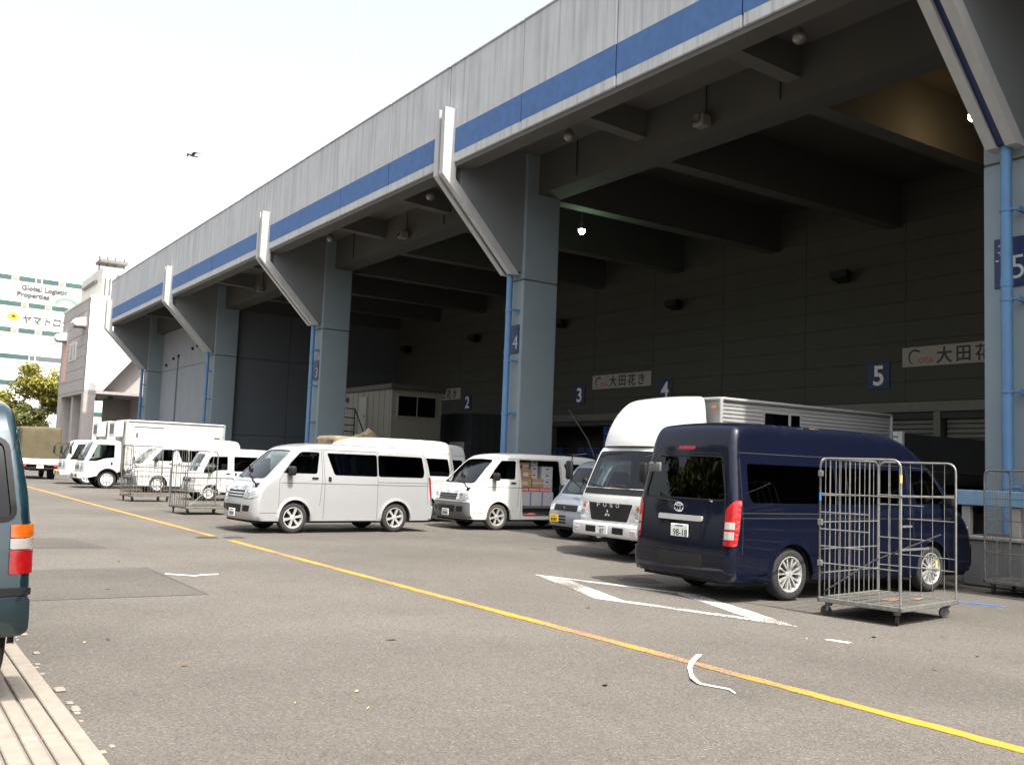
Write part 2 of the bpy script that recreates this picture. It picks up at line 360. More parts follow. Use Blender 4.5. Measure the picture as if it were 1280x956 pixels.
# crumbled kerb chips along the edge
for k in range(26):
    y = random.uniform(4.6, 10.5); x = 1.215+abs(random.gauss(0, .05)); s = random.uniform(.012, .035)
    b = MB(); b.bbox((x-s, y-s*1.4, 0), (x+s, y+s*1.4, s*.5), 'kerb', s*.2, 1)
    tag(b.build('concrete_chip'), 'small pale chip broken from the kerb edge of the pavement', 'debris', 'concrete chips along the kerb')

# ------------------------------------------------------------------ the market hall
D, ZB, ZT = 14.2, 10.70, 13.80
S = 15.9; YC = [72.85-S*i for i in range(7)]       # column lines, far to near
XF, XB, CW = 16.85, 18.2, .47                      # column front, back, half width
YEND0, YEND1 = -23.1, 73.5; XW = 29.0
hall = empty('market_hall', 'huge grey concrete market hall with blue striped parapet on slanted brackets and open loading bays', 'market hall', (22, 25, 0))
H0 = Vector((-22, -25, 0))
def hp(mb, name, parent=hall, **k): return mb.build(name, parent, loc=H0 if parent is hall else None, **k)
# parapet, one panel after another
pitch_y = S/4; y = YEND1; ref_panel = None
ybounds = []
yy = 25.19+pitch_y*12
while yy > YEND0: ybounds.append(yy); yy -= pitch_y
ybounds = [YEND1]+[v for v in ybounds if v < YEND1-.6]+[YEND0]
for a, b_ in zip(ybounds[:-1], ybounds[1:]):
    dx = random.uniform(-.006, .006)
    p = MB(); p.bbox((D+dx, b_+.02, ZB), (D+.28, a-.02, ZT), 'concrete', .02, 1); po = hp(p, 'parapet_panel')
    s_ = MB(); s_.box((D+dx-.004, b_+.02, 10.98), (D+.1, a-.02, 11.75), 'stripe_blue'); so_ = s_.build('blue_stripe', po)
    c_ = MB(); c_.bbox((D+dx-.03, b_+.006, ZT), (D+.34, a-.006, ZT+.06), 'concrete', .015, 1); c_.build('coping', po)
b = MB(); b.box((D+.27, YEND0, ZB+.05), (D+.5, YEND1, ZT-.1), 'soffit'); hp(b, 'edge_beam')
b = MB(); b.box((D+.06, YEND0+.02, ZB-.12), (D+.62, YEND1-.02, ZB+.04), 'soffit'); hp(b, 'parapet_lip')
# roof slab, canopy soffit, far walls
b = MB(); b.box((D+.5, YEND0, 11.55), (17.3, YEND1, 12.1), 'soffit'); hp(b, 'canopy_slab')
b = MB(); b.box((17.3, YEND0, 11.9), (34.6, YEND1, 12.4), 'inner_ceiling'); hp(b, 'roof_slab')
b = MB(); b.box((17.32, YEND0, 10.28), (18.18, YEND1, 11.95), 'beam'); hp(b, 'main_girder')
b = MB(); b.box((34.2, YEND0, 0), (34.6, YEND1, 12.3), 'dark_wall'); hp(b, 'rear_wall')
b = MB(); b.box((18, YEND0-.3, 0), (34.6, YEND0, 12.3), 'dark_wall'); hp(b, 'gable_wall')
# cross beams, three to the bay
beam_me = None; cb_me = None
yy = YC[1]; k = 0
while yy > YEND0:
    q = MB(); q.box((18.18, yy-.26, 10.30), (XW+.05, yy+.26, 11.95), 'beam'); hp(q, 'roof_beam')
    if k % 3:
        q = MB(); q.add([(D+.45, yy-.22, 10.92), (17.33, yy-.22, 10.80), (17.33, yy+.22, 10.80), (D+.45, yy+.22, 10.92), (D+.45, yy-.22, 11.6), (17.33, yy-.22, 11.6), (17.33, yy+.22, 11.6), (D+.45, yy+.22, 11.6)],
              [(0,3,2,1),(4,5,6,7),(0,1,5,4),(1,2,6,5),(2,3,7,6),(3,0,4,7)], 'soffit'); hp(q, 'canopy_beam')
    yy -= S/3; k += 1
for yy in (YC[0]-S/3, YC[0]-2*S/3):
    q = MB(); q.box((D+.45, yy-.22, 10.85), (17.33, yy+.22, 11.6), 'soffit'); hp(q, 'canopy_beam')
# columns with slanted brackets, twin fins and a blue downpipe in the groove
for ci, yc in enumerate(YC):
    q = MB(); q.bbox((XF, yc-CW, 0), (XB, yc+CW, 7.48), 'column', .05, 2); q.bbox((XF, yc-CW, 7.50), (XB, yc+CW, 11.56), 'column', .05, 2); q.box((XF+.02, yc-CW+.02, 7.4), (XB-.02, yc+CW-.02, 7.6), 'tile_joint')
    col = hp(q, 'column')
    hw = .28; yp = yc-.12
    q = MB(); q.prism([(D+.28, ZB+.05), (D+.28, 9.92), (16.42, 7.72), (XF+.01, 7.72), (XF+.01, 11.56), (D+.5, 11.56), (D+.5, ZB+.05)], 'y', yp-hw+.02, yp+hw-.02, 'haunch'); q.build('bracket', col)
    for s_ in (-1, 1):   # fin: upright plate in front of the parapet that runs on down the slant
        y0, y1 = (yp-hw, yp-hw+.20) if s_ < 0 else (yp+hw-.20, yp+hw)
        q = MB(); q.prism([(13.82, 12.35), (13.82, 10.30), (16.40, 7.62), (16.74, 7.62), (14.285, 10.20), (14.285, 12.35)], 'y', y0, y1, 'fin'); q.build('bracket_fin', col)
    if ci <= 5:
        q = MB(); q.tube([(16.58, yp, 7.9), (16.58, yp, 5.2)], .098, 'pipe_blue', 14); q.tube([(16.58, yp, 5.19), (16.58, yp, .1)], .098, 'pipe_blue', 14); q.tube([(16.58, yp, 5.26), (16.58, yp, 5.12)], .108, 'pipe_blue', 14)
        dp = q.build('downpipe', col, smooth=40)
        q = MB(); q.prism([(13.98, 12.3), (13.98, 10.30), (16.42, 7.66), (16.62, 7.66), (14.20, 10.24), (14.20, 12.3)], 'y', yp-.081, yp+.081, 'navy_sign'); q.build('gutter_strip', col)
        for z in (6.5, 4.89, 3.26, 1.6):
            q = MB(); q.box((16.6, yp-.22, z-.04), (XF+.01, yp-.16, z+.04), 'pipe_blue'); q.tube([(16.6, yp-.2, z), (16.58, yp-.09, z)], .025, 'pipe_blue'); q.lathe([(-.03, .112), (.03, .112)], 'pipe_blue', 'z', 14, (16.58, yp, z)); q.build('pipe_clip', dp)
# number plates on the columns
def flat_sign(name, label, cat, loc, rotz, size, board, bits, group=None, thick=.03):
    """board in local x/z facing -y; bits: list of (part name, MB, dx, dz)"""
    r = empty(name, label, cat, loc, rotz, group); q = MB(); q.bbox((-size[0]/2, 0, -size[1]/2), (size[0]/2, thick, size[1]/2), board, .006, 1); q.build('board', r)
    for nm, mb, dx, dz in bits: mb.build(nm, r, loc=(dx, -.001, dz))
    return r
for ci, nb, what in ((3, '4', 'on the column behind the open-door van'), (4, '5', 'on the column rising from the concrete dock'), (2, '3', 'on the column beside the raised hut')):
    yc = YC[ci]; pale = MB()
    for (x, z) in ((-.16, .20), (-.12, .15), (-.2, .05), (-.15, .32)): pale.box((x-.03, -.005, z-.011), (x+.03, 0, z+.011), 'sign_white')
    flat_sign('column_plate', f'flaking navy plate with worn white {nb} {what}', 'sign', (XF-.03, yc-.065, 5.61), -math.pi/2, (.62, .90), 'navy_sign',
              [('numeral', text_mb(nb, .62, 'sign_white', .004, -.004), .12, -.1), ('worn_mark', pale, -.05, 0)])
# back wall: long panels in courses above a lintel, dock openings below
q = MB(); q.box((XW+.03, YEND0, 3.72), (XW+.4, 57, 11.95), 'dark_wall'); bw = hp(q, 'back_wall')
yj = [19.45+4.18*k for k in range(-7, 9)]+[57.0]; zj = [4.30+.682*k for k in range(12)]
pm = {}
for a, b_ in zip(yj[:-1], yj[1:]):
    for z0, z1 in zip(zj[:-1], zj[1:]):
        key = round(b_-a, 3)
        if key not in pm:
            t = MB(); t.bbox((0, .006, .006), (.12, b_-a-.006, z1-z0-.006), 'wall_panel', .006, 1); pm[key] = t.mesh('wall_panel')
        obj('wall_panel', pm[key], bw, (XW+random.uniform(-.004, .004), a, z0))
q = MB(); q.bbox((XW-.06, YEND0, 3.95), (XW+.2, 57, 4.29), 'steel_slat', .01, 1); hp(q, 'lintel')
q = MB(); q.box((XW-.25, YEND0, 0), (34.2, 57, 1.05), 'dock'); hp(q, 'inner_dock')
# roller shutters
def shutter(y0, y1, z0, z1):
    q = MB(); q.box((XW+.1, y0, z1-.02), (XW+.38, y1, z1+.28), 'steel_slat'); so2 = hp(q, 'roller_shutter')
    z = z1-.02; n = 0; t = MB(); t.prism([(-.02, 0), (.0, -.03), (.0, -.14), (.03, -.155), (.03, 0)], 'y', y0+.02, y1-.02, 'steel_slat'); me = t.mesh('shutter_slat')
    while z > z0: obj('shutter_slat', me, so2, (XW+.2, 0, z)); z -= .16
shutter(12.2, 18.1, 1.05, 3.74); shutter(18.5, 23.4, 1.05, 3.74); shutter(6.2, 11.9, 1.05, 3.74); shutter(23.8, 27.6, 2.4, 3.74)
for yy in (5.9, 12.05, 18.3, 23.6, 27.8, 39.5, 44.0, 50.0): q = MB(); q.box((XW-.02, yy-.12, 1.04), (XW+.3, yy+.12, 3.96), 'steel_slat'); hp(q, 'door_post')
q = MB(); q.box((XW+2.2, 28, 1.05), (XW+2.3, 57, 3.9), 'dark_wall'); hp(q, 'inner_partition')
q = MB(); q.box((XW-.02, 28.0, 2.30), (XW+2.2, 39.3, 2.38), 'lamp_grey'); hp(q, 'dock_shelf')
# enclosed end bays: front wall between the first two columns and the wall across the hall
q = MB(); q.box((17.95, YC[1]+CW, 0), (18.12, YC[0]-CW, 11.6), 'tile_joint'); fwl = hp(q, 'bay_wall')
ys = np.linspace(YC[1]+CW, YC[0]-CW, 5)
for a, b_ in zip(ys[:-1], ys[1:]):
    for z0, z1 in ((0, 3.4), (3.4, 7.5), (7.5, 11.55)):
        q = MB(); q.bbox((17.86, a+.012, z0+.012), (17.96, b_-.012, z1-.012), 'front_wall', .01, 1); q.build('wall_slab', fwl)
for (yy, z) in ((71, 7.9), (69.2, 8.25), (67.9, 8.35), (64.6, 8.6), (63.5, 8.7), (70.5, 3.1), (65.5, 3.3)):
    q = MB(); q.lathe([(-.12, .0), (-.12, .09), (0, .11)], 'black_plastic', 'x', 10, (17.86, yy, z)); q.build('vent_cap', fwl)
q = MB(); q.tube([(17.8, 68.0, 8.3), (17.8, 68.0, 2.2)], .035, 'zinc_old', 8); q.build('conduit', fwl); q = MB(); q.bbox((17.6, 68.0, 2.0), (17.85, 69.6, 2.6), 'lamp_grey', .03, 1); q.build('vent_box', fwl)
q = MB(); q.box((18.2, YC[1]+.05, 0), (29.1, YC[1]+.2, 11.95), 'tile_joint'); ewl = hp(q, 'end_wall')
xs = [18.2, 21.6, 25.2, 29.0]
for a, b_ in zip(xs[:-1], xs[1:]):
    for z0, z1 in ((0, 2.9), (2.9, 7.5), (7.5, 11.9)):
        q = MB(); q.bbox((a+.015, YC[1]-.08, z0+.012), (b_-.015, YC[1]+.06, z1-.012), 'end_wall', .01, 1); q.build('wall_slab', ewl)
# gable of the hall toward the office
q = MB(); q.box((17.9, YEND1-.5, 0), (34.6, YEND1-.05, 11.95), 'front_wall'); hp(q, 'gable_wall')
# rooftop mast
q = MB(); q.tube([(25, 57, 12.3), (25, 57, 30), (25, 57, 36)], .016, 'far_white', 6, r2=.02); q.lathe([(0, .25), (.3, .2), (.3, 0)], 'lamp_grey', 'z', 10, (25, 57, 12.35)); q.lathe([(0, .09), (.2, .06), (.4, 0)], 'lamp_grey', 'z', 8, (25, 57, 35.9))
for a in range(3):
    an = a*2.1; q.tube([(25, 57, 20), (25+3*math.cos(an), 57+3*math.sin(an), 12.4)], .01, 'lamp_grey', 4)
tag(q.build('lightning_mast'), 'thin pale mast rising above the hall roof into the sky', 'mast')

# wall signs
NEAR = {2: 'beyond the raised hut', 3: 'just past the blue pipe column', 4: 'directly above the truck roof fairing', 5: 'before the board cut by the dock column'}
for nb, yy in ((2, 47.7), (3, 37.2), (4, 31.15), (5, 20.47)):
    flat_sign('door_number_sign', f'navy wall sign with bold white {nb} {NEAR[nb]}', 'sign', (XW-.04, yy, 5.24), -math.pi/2, (.86, .92), 'navy_sign', [('numeral', text_mb(str(nb), .95, 'white_letter', .006, .02), 0, 0)])
for (y0, y1, where) in ((32.05, 36.2, 'between door numbers 3 and 4'), (15.4, 19.55, 'right after door number 5'), (48.5, 52.7, 'partly behind the hut near door number 2')):
    lg = MB(); a0 = R(60)
    pts = [(-1.62+.20*math.cos(t), -.004, -.02+.24*math.sin(t)) for t in np.linspace(R(60), R(250), 12)]
    lg.tube(pts, .045, 'grey_letter', 5, r2=.015); lg.tube([(-1.56, -.004, .2), (-1.43, -.004, .17)], .035, 'grey_letter', 5)
    tx = text_mb('OTA', .25, 'red_letter', .004, .004)
    flat_sign('company_board', f'long pale board reading 大田花き with grey swirl logo, {where}', 'sign', (XW-.04, (y0+y1)/2, 5.79), -math.pi/2, (y1-y0, .66), 'ota_board',
              [('logo', lg, 0, 0), ('logo_letters', tx, -1.20, -.14)]+[('character', text_mb(ch, .56, 'black_letter', .004, .012), -.55+.66*i, 0) for i, ch in enumerate('大田花き')])
# wall floodlights
for (yy, what) in ((21.8, 'over the navy van and the sign 5'), (30.4, 'high over the truck roof fairing'), (38.6, 'tucked against the open-door van column'), (46.8, 'over the dark container'), (55.1, 'high over the raised hut in the deep corner')):
    r = empty('wall_floodlight', f'dark boxy floodlight on the panelled wall {what}', 'floodlight', (XW, yy, 8.85), -math.pi/2)
    q = MB(); q.add([(-.35, -.55, -.05), (.35, -.55, -.05), (.35, -.55, .2), (-.35, -.55, .2), (-.25, -.15, -.2), (.25, -.15, -.2), (.25, -.15, .2), (-.25, -.15, .2)], [(0,1,2,3),(4,7,6,5),(0,4,5,1),(1,5,6,2),(2,6,7,3),(3,7,4,0)], 'black_plastic'); q.build('housing', r)
    q = MB(); q.box((-.05, -.2, -.06), (.05, .02, .06), 'black_plastic'); q.build('bracket', r)
# pendant lamps and horn speakers under the canopy
for (yy, what) in ((12.54, 'closest to the dock column bracket'), (20.2, 'over the roof of the white truck'), (27.8, 'just past the open-door van column bracket'), (36.0, 'over the roof of the silver van')):
    r = empty('canopy_lamp', f'unlit globe lamp hanging under the canopy {what}', 'lamp', (15.1, yy, 10.55))
    q = MB(); q.tube([(0, 0, .1), (0, 0, .98)], .02, 'lamp_grey'); q.lathe([(.12, .0), (.12, .07), (.05, .10), (-.02, .14)], 'grey_plastic', 'z', 16); q.build('fitting', r, smooth=40)
    q = MB(); q.lathe([(-.0, .135), (-.06, .16), (-.14, .14), (-.20, .08), (-.22, 0)], 'globe', 'z', 18); q.build('globe', r, smooth=60)
for (yy, what) in ((17.3, 'over the white truck bay'), (33.6, 'over the raised hut bay'), (50.0, 'over the closed far bay')):
    r = empty('horn_speaker', f'tan box speaker on a thin conduit {what}', 'speaker', (17.15, yy, 10.55))
    q = MB(); q.tube([(.12, 0, .1), (.12, 0, 1.0)], .02, 'black_plastic'); q.build('conduit', r)
    q = MB(); q.bbox((-.22, -.22, -.16), (.1, .12, .14), 'lamp_grey', .03); q.bbox((-.1, .1, -.1), (.17, .28, .1), 'grey_plastic', .03); q.build('case', r)
    q = MB(); q.lathe([(0, .02), (-.10, .05), (-.18, .12)], 'soffit', 'x', 14, (-.12, -.05, 0)); q.build('horn', r)
for (yy, z) in ((14.9, 10.9), (22.7, 10.9), (30.7, 10.9), (38.6, 10.9)):
    q = MB(); q.tube([(17.28, yy, 10.45), (17.28, yy, 11.55)], .018, 'black_plastic', 5); hp(q, 'conduit')
# the two lit lamps inside
def lit_lamp(loc, m, col, energy, label):
    r = empty('hall_lamp', label, 'lamp', loc)
    q = MB(); q.tube([(0, 0, .2), (0, 0, 11.92-loc[2])], .02, 'grey_plastic'); q.lathe([(.25, 0), (.25, .06), (.12, .09), (.03, .12)], 'grey_plastic', 'z', 16); q.build('reflector', r, smooth=40)
    q = MB(); q.lathe([(.03, .10), (-.03, .115), (-.09, .09), (-.13, .045), (-.14, 0)], m, 'z', 18); q.build('bulb', r, smooth=60)
    ld = bpy.data.lights.new('lamp_light', 'POINT'); ld.energy = energy; ld.color = col; ld.shadow_soft_size = .16; lo_ = bpy.data.objects.new('lamp_light', ld); C.objects.link(lo_); lo_.parent = r; lo_.location = (0, 0, -.38)
lit_lamp((21.94, 12.9, 10.6), 'lit_warm', (1, .55, .16), 13, 'lit warm orange pendant lamp peeping past the dock column bracket')
lit_lamp((20.0, 25.85, 9.8), 'lit_cool', (.5, 1, .5), 12, 'lit greenish white pendant lamp in the hall beside the column marked 4')

# ------------------------------------------------------------------ office block past the hall
off = empty('office_block', 'pale tiled office block on pillars beyond the end of the market hall', 'office building', (18, 84, 0)); O0 = Vector((-18, -84, 0))
def op(mb, name, parent=None, **k): return mb.build(name, parent or off, loc=O0 if parent is None else None, **k)
ox0, oy0, oy1, oz0, oz1 = 13.7, 78.0, 89.6, 6.15, 13.15
q = MB(); q.box((ox0+.05, oy0+1.9, oz0+.02), (26, oy1, oz1-.05), 'tile_joint'); core = op(q, 'core_wall')
# end wall; raking cut and set-back darker wall added to make its diagonal shadow
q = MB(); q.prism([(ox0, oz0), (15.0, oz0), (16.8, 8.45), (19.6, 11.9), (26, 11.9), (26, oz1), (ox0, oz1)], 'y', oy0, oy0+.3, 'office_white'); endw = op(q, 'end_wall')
q = MB(); q.box((15.0, oy0+1.55, oz0+.02), (26, oy0+1.9, 11.9), 'tile'); op(q, 'shadow_recess_wall')
q = MB(); q.prism([(15.02, oz0+.02), (16.82, 8.47), (19.6, 11.92), (19.6, 12.1), (16.7, 8.6), (14.9, oz0+.1)], 'y', oy0+.28, oy0+1.9, 'tile'); op(q, 'shadow_recess_soffit')
nx, nz = 8, 8; pw = (oy1-oy0)/nx; ph = (oz1-oz0)/nz
for i in range(nx):
    for j in range(nz):
        a, c_ = oy0+.01+i*pw, oz0+j*ph
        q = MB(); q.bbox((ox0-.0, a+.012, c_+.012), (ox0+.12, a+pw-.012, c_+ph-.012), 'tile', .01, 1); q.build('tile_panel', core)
q = MB(); q.box((ox0+.02, oy0+.3, oz0+.05), (ox0+.6, oy0+1.95, oz1-.05), 'tile_joint'); q.build('core_return', core)
q = MB(); q.box((ox0-.04, oy0-.03, oz1), (26, oy1, oz1+.18), 'office_white'); op(q, 'roof_coping')
q = MB(); q.box((ox0+.02, oy0+.02, oz0-.22), (26, oy1, oz0), 'tile'); op(q, 'floor_slab')
for (x, yy, wd) in ((ox0+.42, oy0+.45, .42), (ox0+.42, oy1-1.2, .5), (ox0+.6, oy0+6.2, .35), (20, oy0+.45, .4)):
    q = MB(); q.bbox((x-wd, yy-wd, 0), (x+wd, yy+wd, oz0-.22), 'tile', .02, 1); op(q, 'pillar')
q = MB(); q.box((18.5, oy0+3, 0), (18.8, oy1, oz0-.22), 'tile'); q.box((18.5, oy1-.4, 0), (26, oy1, oz0-.22), 'tile'); q.box((16.4, oy1-5, 0), (18.5, oy1-4.7, oz0-.22), 'tile'); op(q, 'ground_floor_wall')
q = MB(); q.box((16.2, oy0+5.0, 2.8), (18.4, oy0+7.4, 2.9), 'grey_plastic'); q.box((16.2, oy0+5.0, 2.2), (16.3, oy0+7.4, 2.9), 'grey_plastic'); op(q, 'entrance_canopy')
for (yy, z) in ((84.0, 9.45),):
    q = MB(); q.box((ox0-.06, yy-1.45, z-.75), (ox0+.02, yy+1.45, z+.75), 'office_white'); wn = op(q, 'window')
    for s_ in (-1, 1): q = MB(); q.box((ox0-.09, yy+s_*.7-.58, z-.62), (ox0-.03, yy+s_*.7+.58, z+.62), 'grey_pane'); q.build('pane', wn)
q = MB(); q.box((ox0-.03, 86.6, 7.2), (ox0+.02, 88.4, 10.6), 'pink_board'); op(q, 'banner_board')
for (yy, z) in ((79.6, 11.35), (87.6, 10.9)):
    q = MB(); q.prism([(ox0+.02, z-.3), (ox0-.8, z-.25), (ox0-.95, z-.05), (ox0-.8, z+.25), (ox0+.02, z+.45)], 'y', yy-.55, yy+.55, 'office_white'); q.box((ox0-.75, yy-.6, z-.36), (ox0, yy+.6, z-.25), 'grey_plastic'); op(q, 'vent_hood')
# roof structures
q = MB(); q.box((15.4, 83.8, oz1+.1), (18.5, 88, 15.2), 'tile'); ph_ = op(q, 'penthouse')
q = MB(); q.add([(14.8, 83.2, 15.2), (18.8, 83.2, 15.2), (18.8, 88.6, 15.2), (14.8, 88.6, 15.2), (14.8, 83.2, 15.4), (18.8, 83.2, 15.75), (18.8, 88.6, 15.75), (14.8, 88.6, 15.4)], [(0,3,2,1),(4,5,6,7),(0,1,5,4),(1,2,6,5),(2,3,7,6),(3,0,4,7)], 'roof_dark'); q.build('roof', ph_)
q = MB(); q.box((15.0, 81.2, oz1+.1), (24, 90, 16.2), 'office_white'); tw = op(q, 'stair_tower')
for z in (14.75, 15.45): q = MB(); q.box((16.0, 81.15, z-.22), (17.6, 81.25, z+.22), 'rust'); q.build('louvre', tw)
for x in (15.2, 15.55): q = MB(); q.box((x-.06, 81.0, 13.9), (x+.06, 81.2, 15.3), 'grey_pane'); q.build('slot_window', tw)
q = MB(); q.box((14.9, 82, 16.75), (17.0, 84, 16.95), 'roof_dark')
for x in (15.0, 15.6, 16.2, 16.9): q.tube([(x, 83, 16.2), (x, 83, 17.35)], .05, 'grey_plastic', 5)
q.build('roof_plant', tw)
for (x, z) in ((14.9, 5.3), (16.1, 5.45)):
    q = MB(); q.lathe([(0, .06), (-.15, .25), (-.28, .25), (-.28, 0)], 'grey_plastic', 'z', 12, (x, 80.5, z+.5)); op(q, 'ceiling_lamp')

# ------------------------------------------------------------------ distant white logistics building with green window bands
far = empty('logistics_building', 'tall white logistics building with dark green window bands and company names', 'building', (19, 200, 0), R(5))
q = MB(); q.box((-26, 0, 0), (26, 40, 35.6), 'far_white'); fwall = q.build('wall', far)
zs = [33.25, 28.4, 23.5, 18.55, 13.65, 8.7]
random.seed(11)
for z in zs:
    x = -24.0
    while x < 25:
        ln = random.choice((3.0, 6.5, 9.0, 5.0)); mt = 'green_window' if random.random() < .88 else 'grey_pane'
        q = MB(); q.box((x, -.12, z-.42), (min(x+ln, 25)-.12, .05, z+.42), mt); q.build('window', far); x += ln
        q = MB(); q.box((x, -.10, z-.42), (x+.9, .05, z+.42), 'pink_pane' if random.random() < .55 else 'grey_pane'); q.build('pier_panel', far); x += 1.1
for body, x, z, sz, m in (('Global Logistic', 8.0, 31.5, 1.35, 'grey_letter'), ('Properties', 6.1, 30.2, 1.35, 'grey_letter'), ('ヤマトロジスティクス', 13.2, 25.7, 1.75, 'grey_letter')):
    text_mb(body, sz, m, .03, .045).build('lettering', far, loc=(x, -.12, z))
q = MB(); q.lathe([(-.05, 0), (-.05, 1.0), (.05, 1.0)], 'logo_yellow', 'y', 28); o = q.build('logo_oval', far, loc=(3.0, -.1, 26.0)); o.scale = (1.0, 1, .72)
q = MB(); q.prism([(-.55, -.25), (-.3, .1), (-.35, .38), (-.12, .22), (.12, .22), (.3, .36), (.3, .05), (.6, -.2), (.2, -.12), (0, -.35), (-.15, -.12)], 'y', -.07, -.02, 'black_letter'); q.build('logo_mark', far, loc=(3.0, -.12, 26.0))
for r_, m in ((2.5, 'logo_pale'), (2.0, 'logo_green'), (1.4, 'logo_pale')):
    q = MB(); vs = []; n = 16
    for t in range(n+1):
        a = R(20)+R(150)*t/n; wd = .36*math.sin(math.pi*t/n)**.6+.01
        for s_ in (-1, 1): vs.append(((r_+s_*wd)*math.cos(a), 0, (r_+s_*wd)*.78*math.sin(a)))
    q.add(vs, [(2*i, 2*i+1, 2*i+3, 2*i+2) for i in range(n)], m); q.build('swoosh', far, loc=(12.0, -.13-.01*r_, 28.9))

# ------------------------------------------------------------------ trees
def tree(name, label, x, y, h, r, seed, leafm, zc=.6, n=5200, ls=1.):
    rs = np.random.default_rng(seed); root = empty(name, label, 'tree', (x, y, 0), 0, None)
    t = MB(); top = h*.72; pts = [(0, 0, 0)]
    for k in range(1, 7): pts.append((rs.normal(0, .12), rs.normal(0, .12), top*k/6))
    t.tube(pts, .26, 'bark', 8, r2=.06); ends = []
    for k in range(11):
        a = rs.uniform(0, 6.28); zb = h*rs.uniform(.3, .62); rr = r*rs.uniform(.5, .85); ze = min(h*.93, zb+h*rs.uniform(.12, .35))
        e = Vector((rr*math.cos(a), rr*math.sin(a), ze)); mid = Vector((rr*.45*math.cos(a+.3), rr*.45*math.sin(a+.3), zb+(ze-zb)*.45))
        t.tube([(0, 0, zb), mid, e], .09, 'bark', 6, r2=.02); ends += [e, mid*.6+e*.4]
    t.build('trunk', root, smooth=50)
    cl = [(e, rs.uniform(.6, 1.1)*r*.42) for e in ends]+[(Vector((rs.normal(0, r*.3), rs.normal(0, r*.3), h*rs.uniform(.6, .93))), r*.4) for _ in range(8)]
    V = []; F = []
    for _ in range(n):
        c, cr = cl[rs.integers(len(cl))]; d = rs.normal(0, 1, 3); d /= np.linalg.norm(d); p = np.array(c)+d*cr*rs.uniform(.45, 1.05)*np.array([1, 1, .75])
        nrm = d+rs.normal(0, .6, 3); nrm /= np.linalg.norm(nrm); u = np.cross(nrm, rs.normal(0, 1, 3)); u /= np.linalg.norm(u); v = np.cross(nrm, u); s = rs.uniform(.10, .2)*ls
        k = len(V); V += [tuple(p-u*s), tuple(p+v*s*.5-nrm*.02), tuple(p+u*s), tuple(p-v*s*.5-nrm*.02)]; F.append((k, k+1, k+2, k+3))
    m = MB(); m.add(V, F, leafm); m.build('crown', root, fix=False)
tree('street_tree', 'yellow green leafy tree standing right beside the tiled office block', 13.7, 97, 9.9, 3.0, 1, 'leaf', n=8000)
tree('street_tree', 'smaller leafy tree seen past the edge of the teal van', 11.2, 99, 7.0, 2.0, 2, 'leaf')
tree('street_tree', 'low dark tree filling the gap behind the canvas covered truck', 11.6, 93, 5.4, 2.2, 4, 'leaf_dark')

# trees and a pale block across the road behind the camera: the vans' paint and glass mirror them
for i_, (x, y, h_, r_) in enumerate(((-11, -3, 9.5, 3.6), (-12, 4, 10.5, 3.9), (-11.5, 11.5, 9.2, 3.7), (-12.5, 18.5, 10.2, 3.9), (-11.8, 26, 9.6, 3.6), (-12, 34, 10, 3.8))):
    tree('roadside_tree', 'broad leafy tree across the road mirrored in the van glass', x, y, h_, r_, 40+i_, 'leaf_dark', n=3600, ls=1.9)
    [o for o in C.objects if o.name.startswith('roadside_tree')][-1]['group'] = 'trees across the road'
# ------------------------------------------------------------------ vehicles: a sheet-metal shell over a side profile
def chaikin(p, n=3):
    p = [np.array(q, float) for q in p]
    for _ in range(n):
        o = [p[0]]
        for a, b in zip(p[:-1], p[1:]): o += [a*.75+b*.25, a*.25+b*.75]
        o.append(p[-1]); p = o
    return np.array(p)
def rpoly(pts, r=.06, seg=4):
    """polygon with rounded corners"""
    out = []; n = len(pts)
    for i in range(n):
        a, b, c = (np.array(pts[k % n], float) for k in (i-1, i, i+1)); d1 = a-b; d2 = c-b; l1, l2 = np.linalg.norm(d1), np.linalg.norm(d2); t = min(r, l1*.45, l2*.45)
        p0, p1 = b+d1/l1*t, b+d2/l2*t
        for k in range(seg+1):
            u = k/seg; out.append((1-u)**2*p0+2*u*(1-u)*b+u*u*p1)
    return np.array(out)
def dens(p, step=.12, closed=True):
    out = []; n = len(p)
    for i in range(n if closed else n-1):
        a, b = np.array(p[i]), np.array(p[(i+1) % n]); k = max(1, int(np.linalg.norm(b-a)/step))
        for j in range(k): out.append(a+(b-a)*j/k)
    if not closed: out.append(np.array(p[-1]))
    return np.array(out)
def inside(P, poly):
    P = np.asarray(P); x, y = P[:, 0], P[:, 1]; r = np.zeros(len(P), bool); px, py = poly[:, 0], poly[:, 1]; j = len(poly)-1
    for i in range(len(poly)):
        dy = py[j]-py[i]
        if abs(dy) > 1e-12:
            c = ((py[i] > y) != (py[j] > y)) & (x < (px[j]-px[i])*(y-py[i])/dy+px[i]); r ^= c
        j = i
    return r
def tri2d(outline, holes=(), pts=None):
    vs = [Vector(p) for p in outline]; es = [(i, (i+1) % len(outline)) for i in range(len(outline))]
    for h in holes:
        o = len(vs); vs += [Vector(p) for p in h]; es += [(o+i, o+(i+1) % len(h)) for i in range(len(h))]
    if pts is not None and len(pts): vs += [Vector(p) for p in pts]
    r = delaunay_2d_cdt(vs, es, [], 0, 1e-6); V = np.array([v[:] for v in r[0]]); F = np.array([f for f in r[2] if len(f) == 3])
    cen = V[F].mean(1); ok = inside(cen, np.asarray(outline))
    for h in holes: ok &= ~inside(cen, np.asarray(h))
    return V, F[ok]
def grid_in(poly, step, margin=0):
    p = np.asarray(poly); a, b = p.min(0), p.max(0)
    gx, gy = np.meshgrid(np.arange(a[0]+step*.5, b[0], step), np.arange(a[1]+step*.5, b[1], step)); G = np.c_[gx.ravel(), gy.ravel()]
    return G[inside(G, p)] if len(G) else G

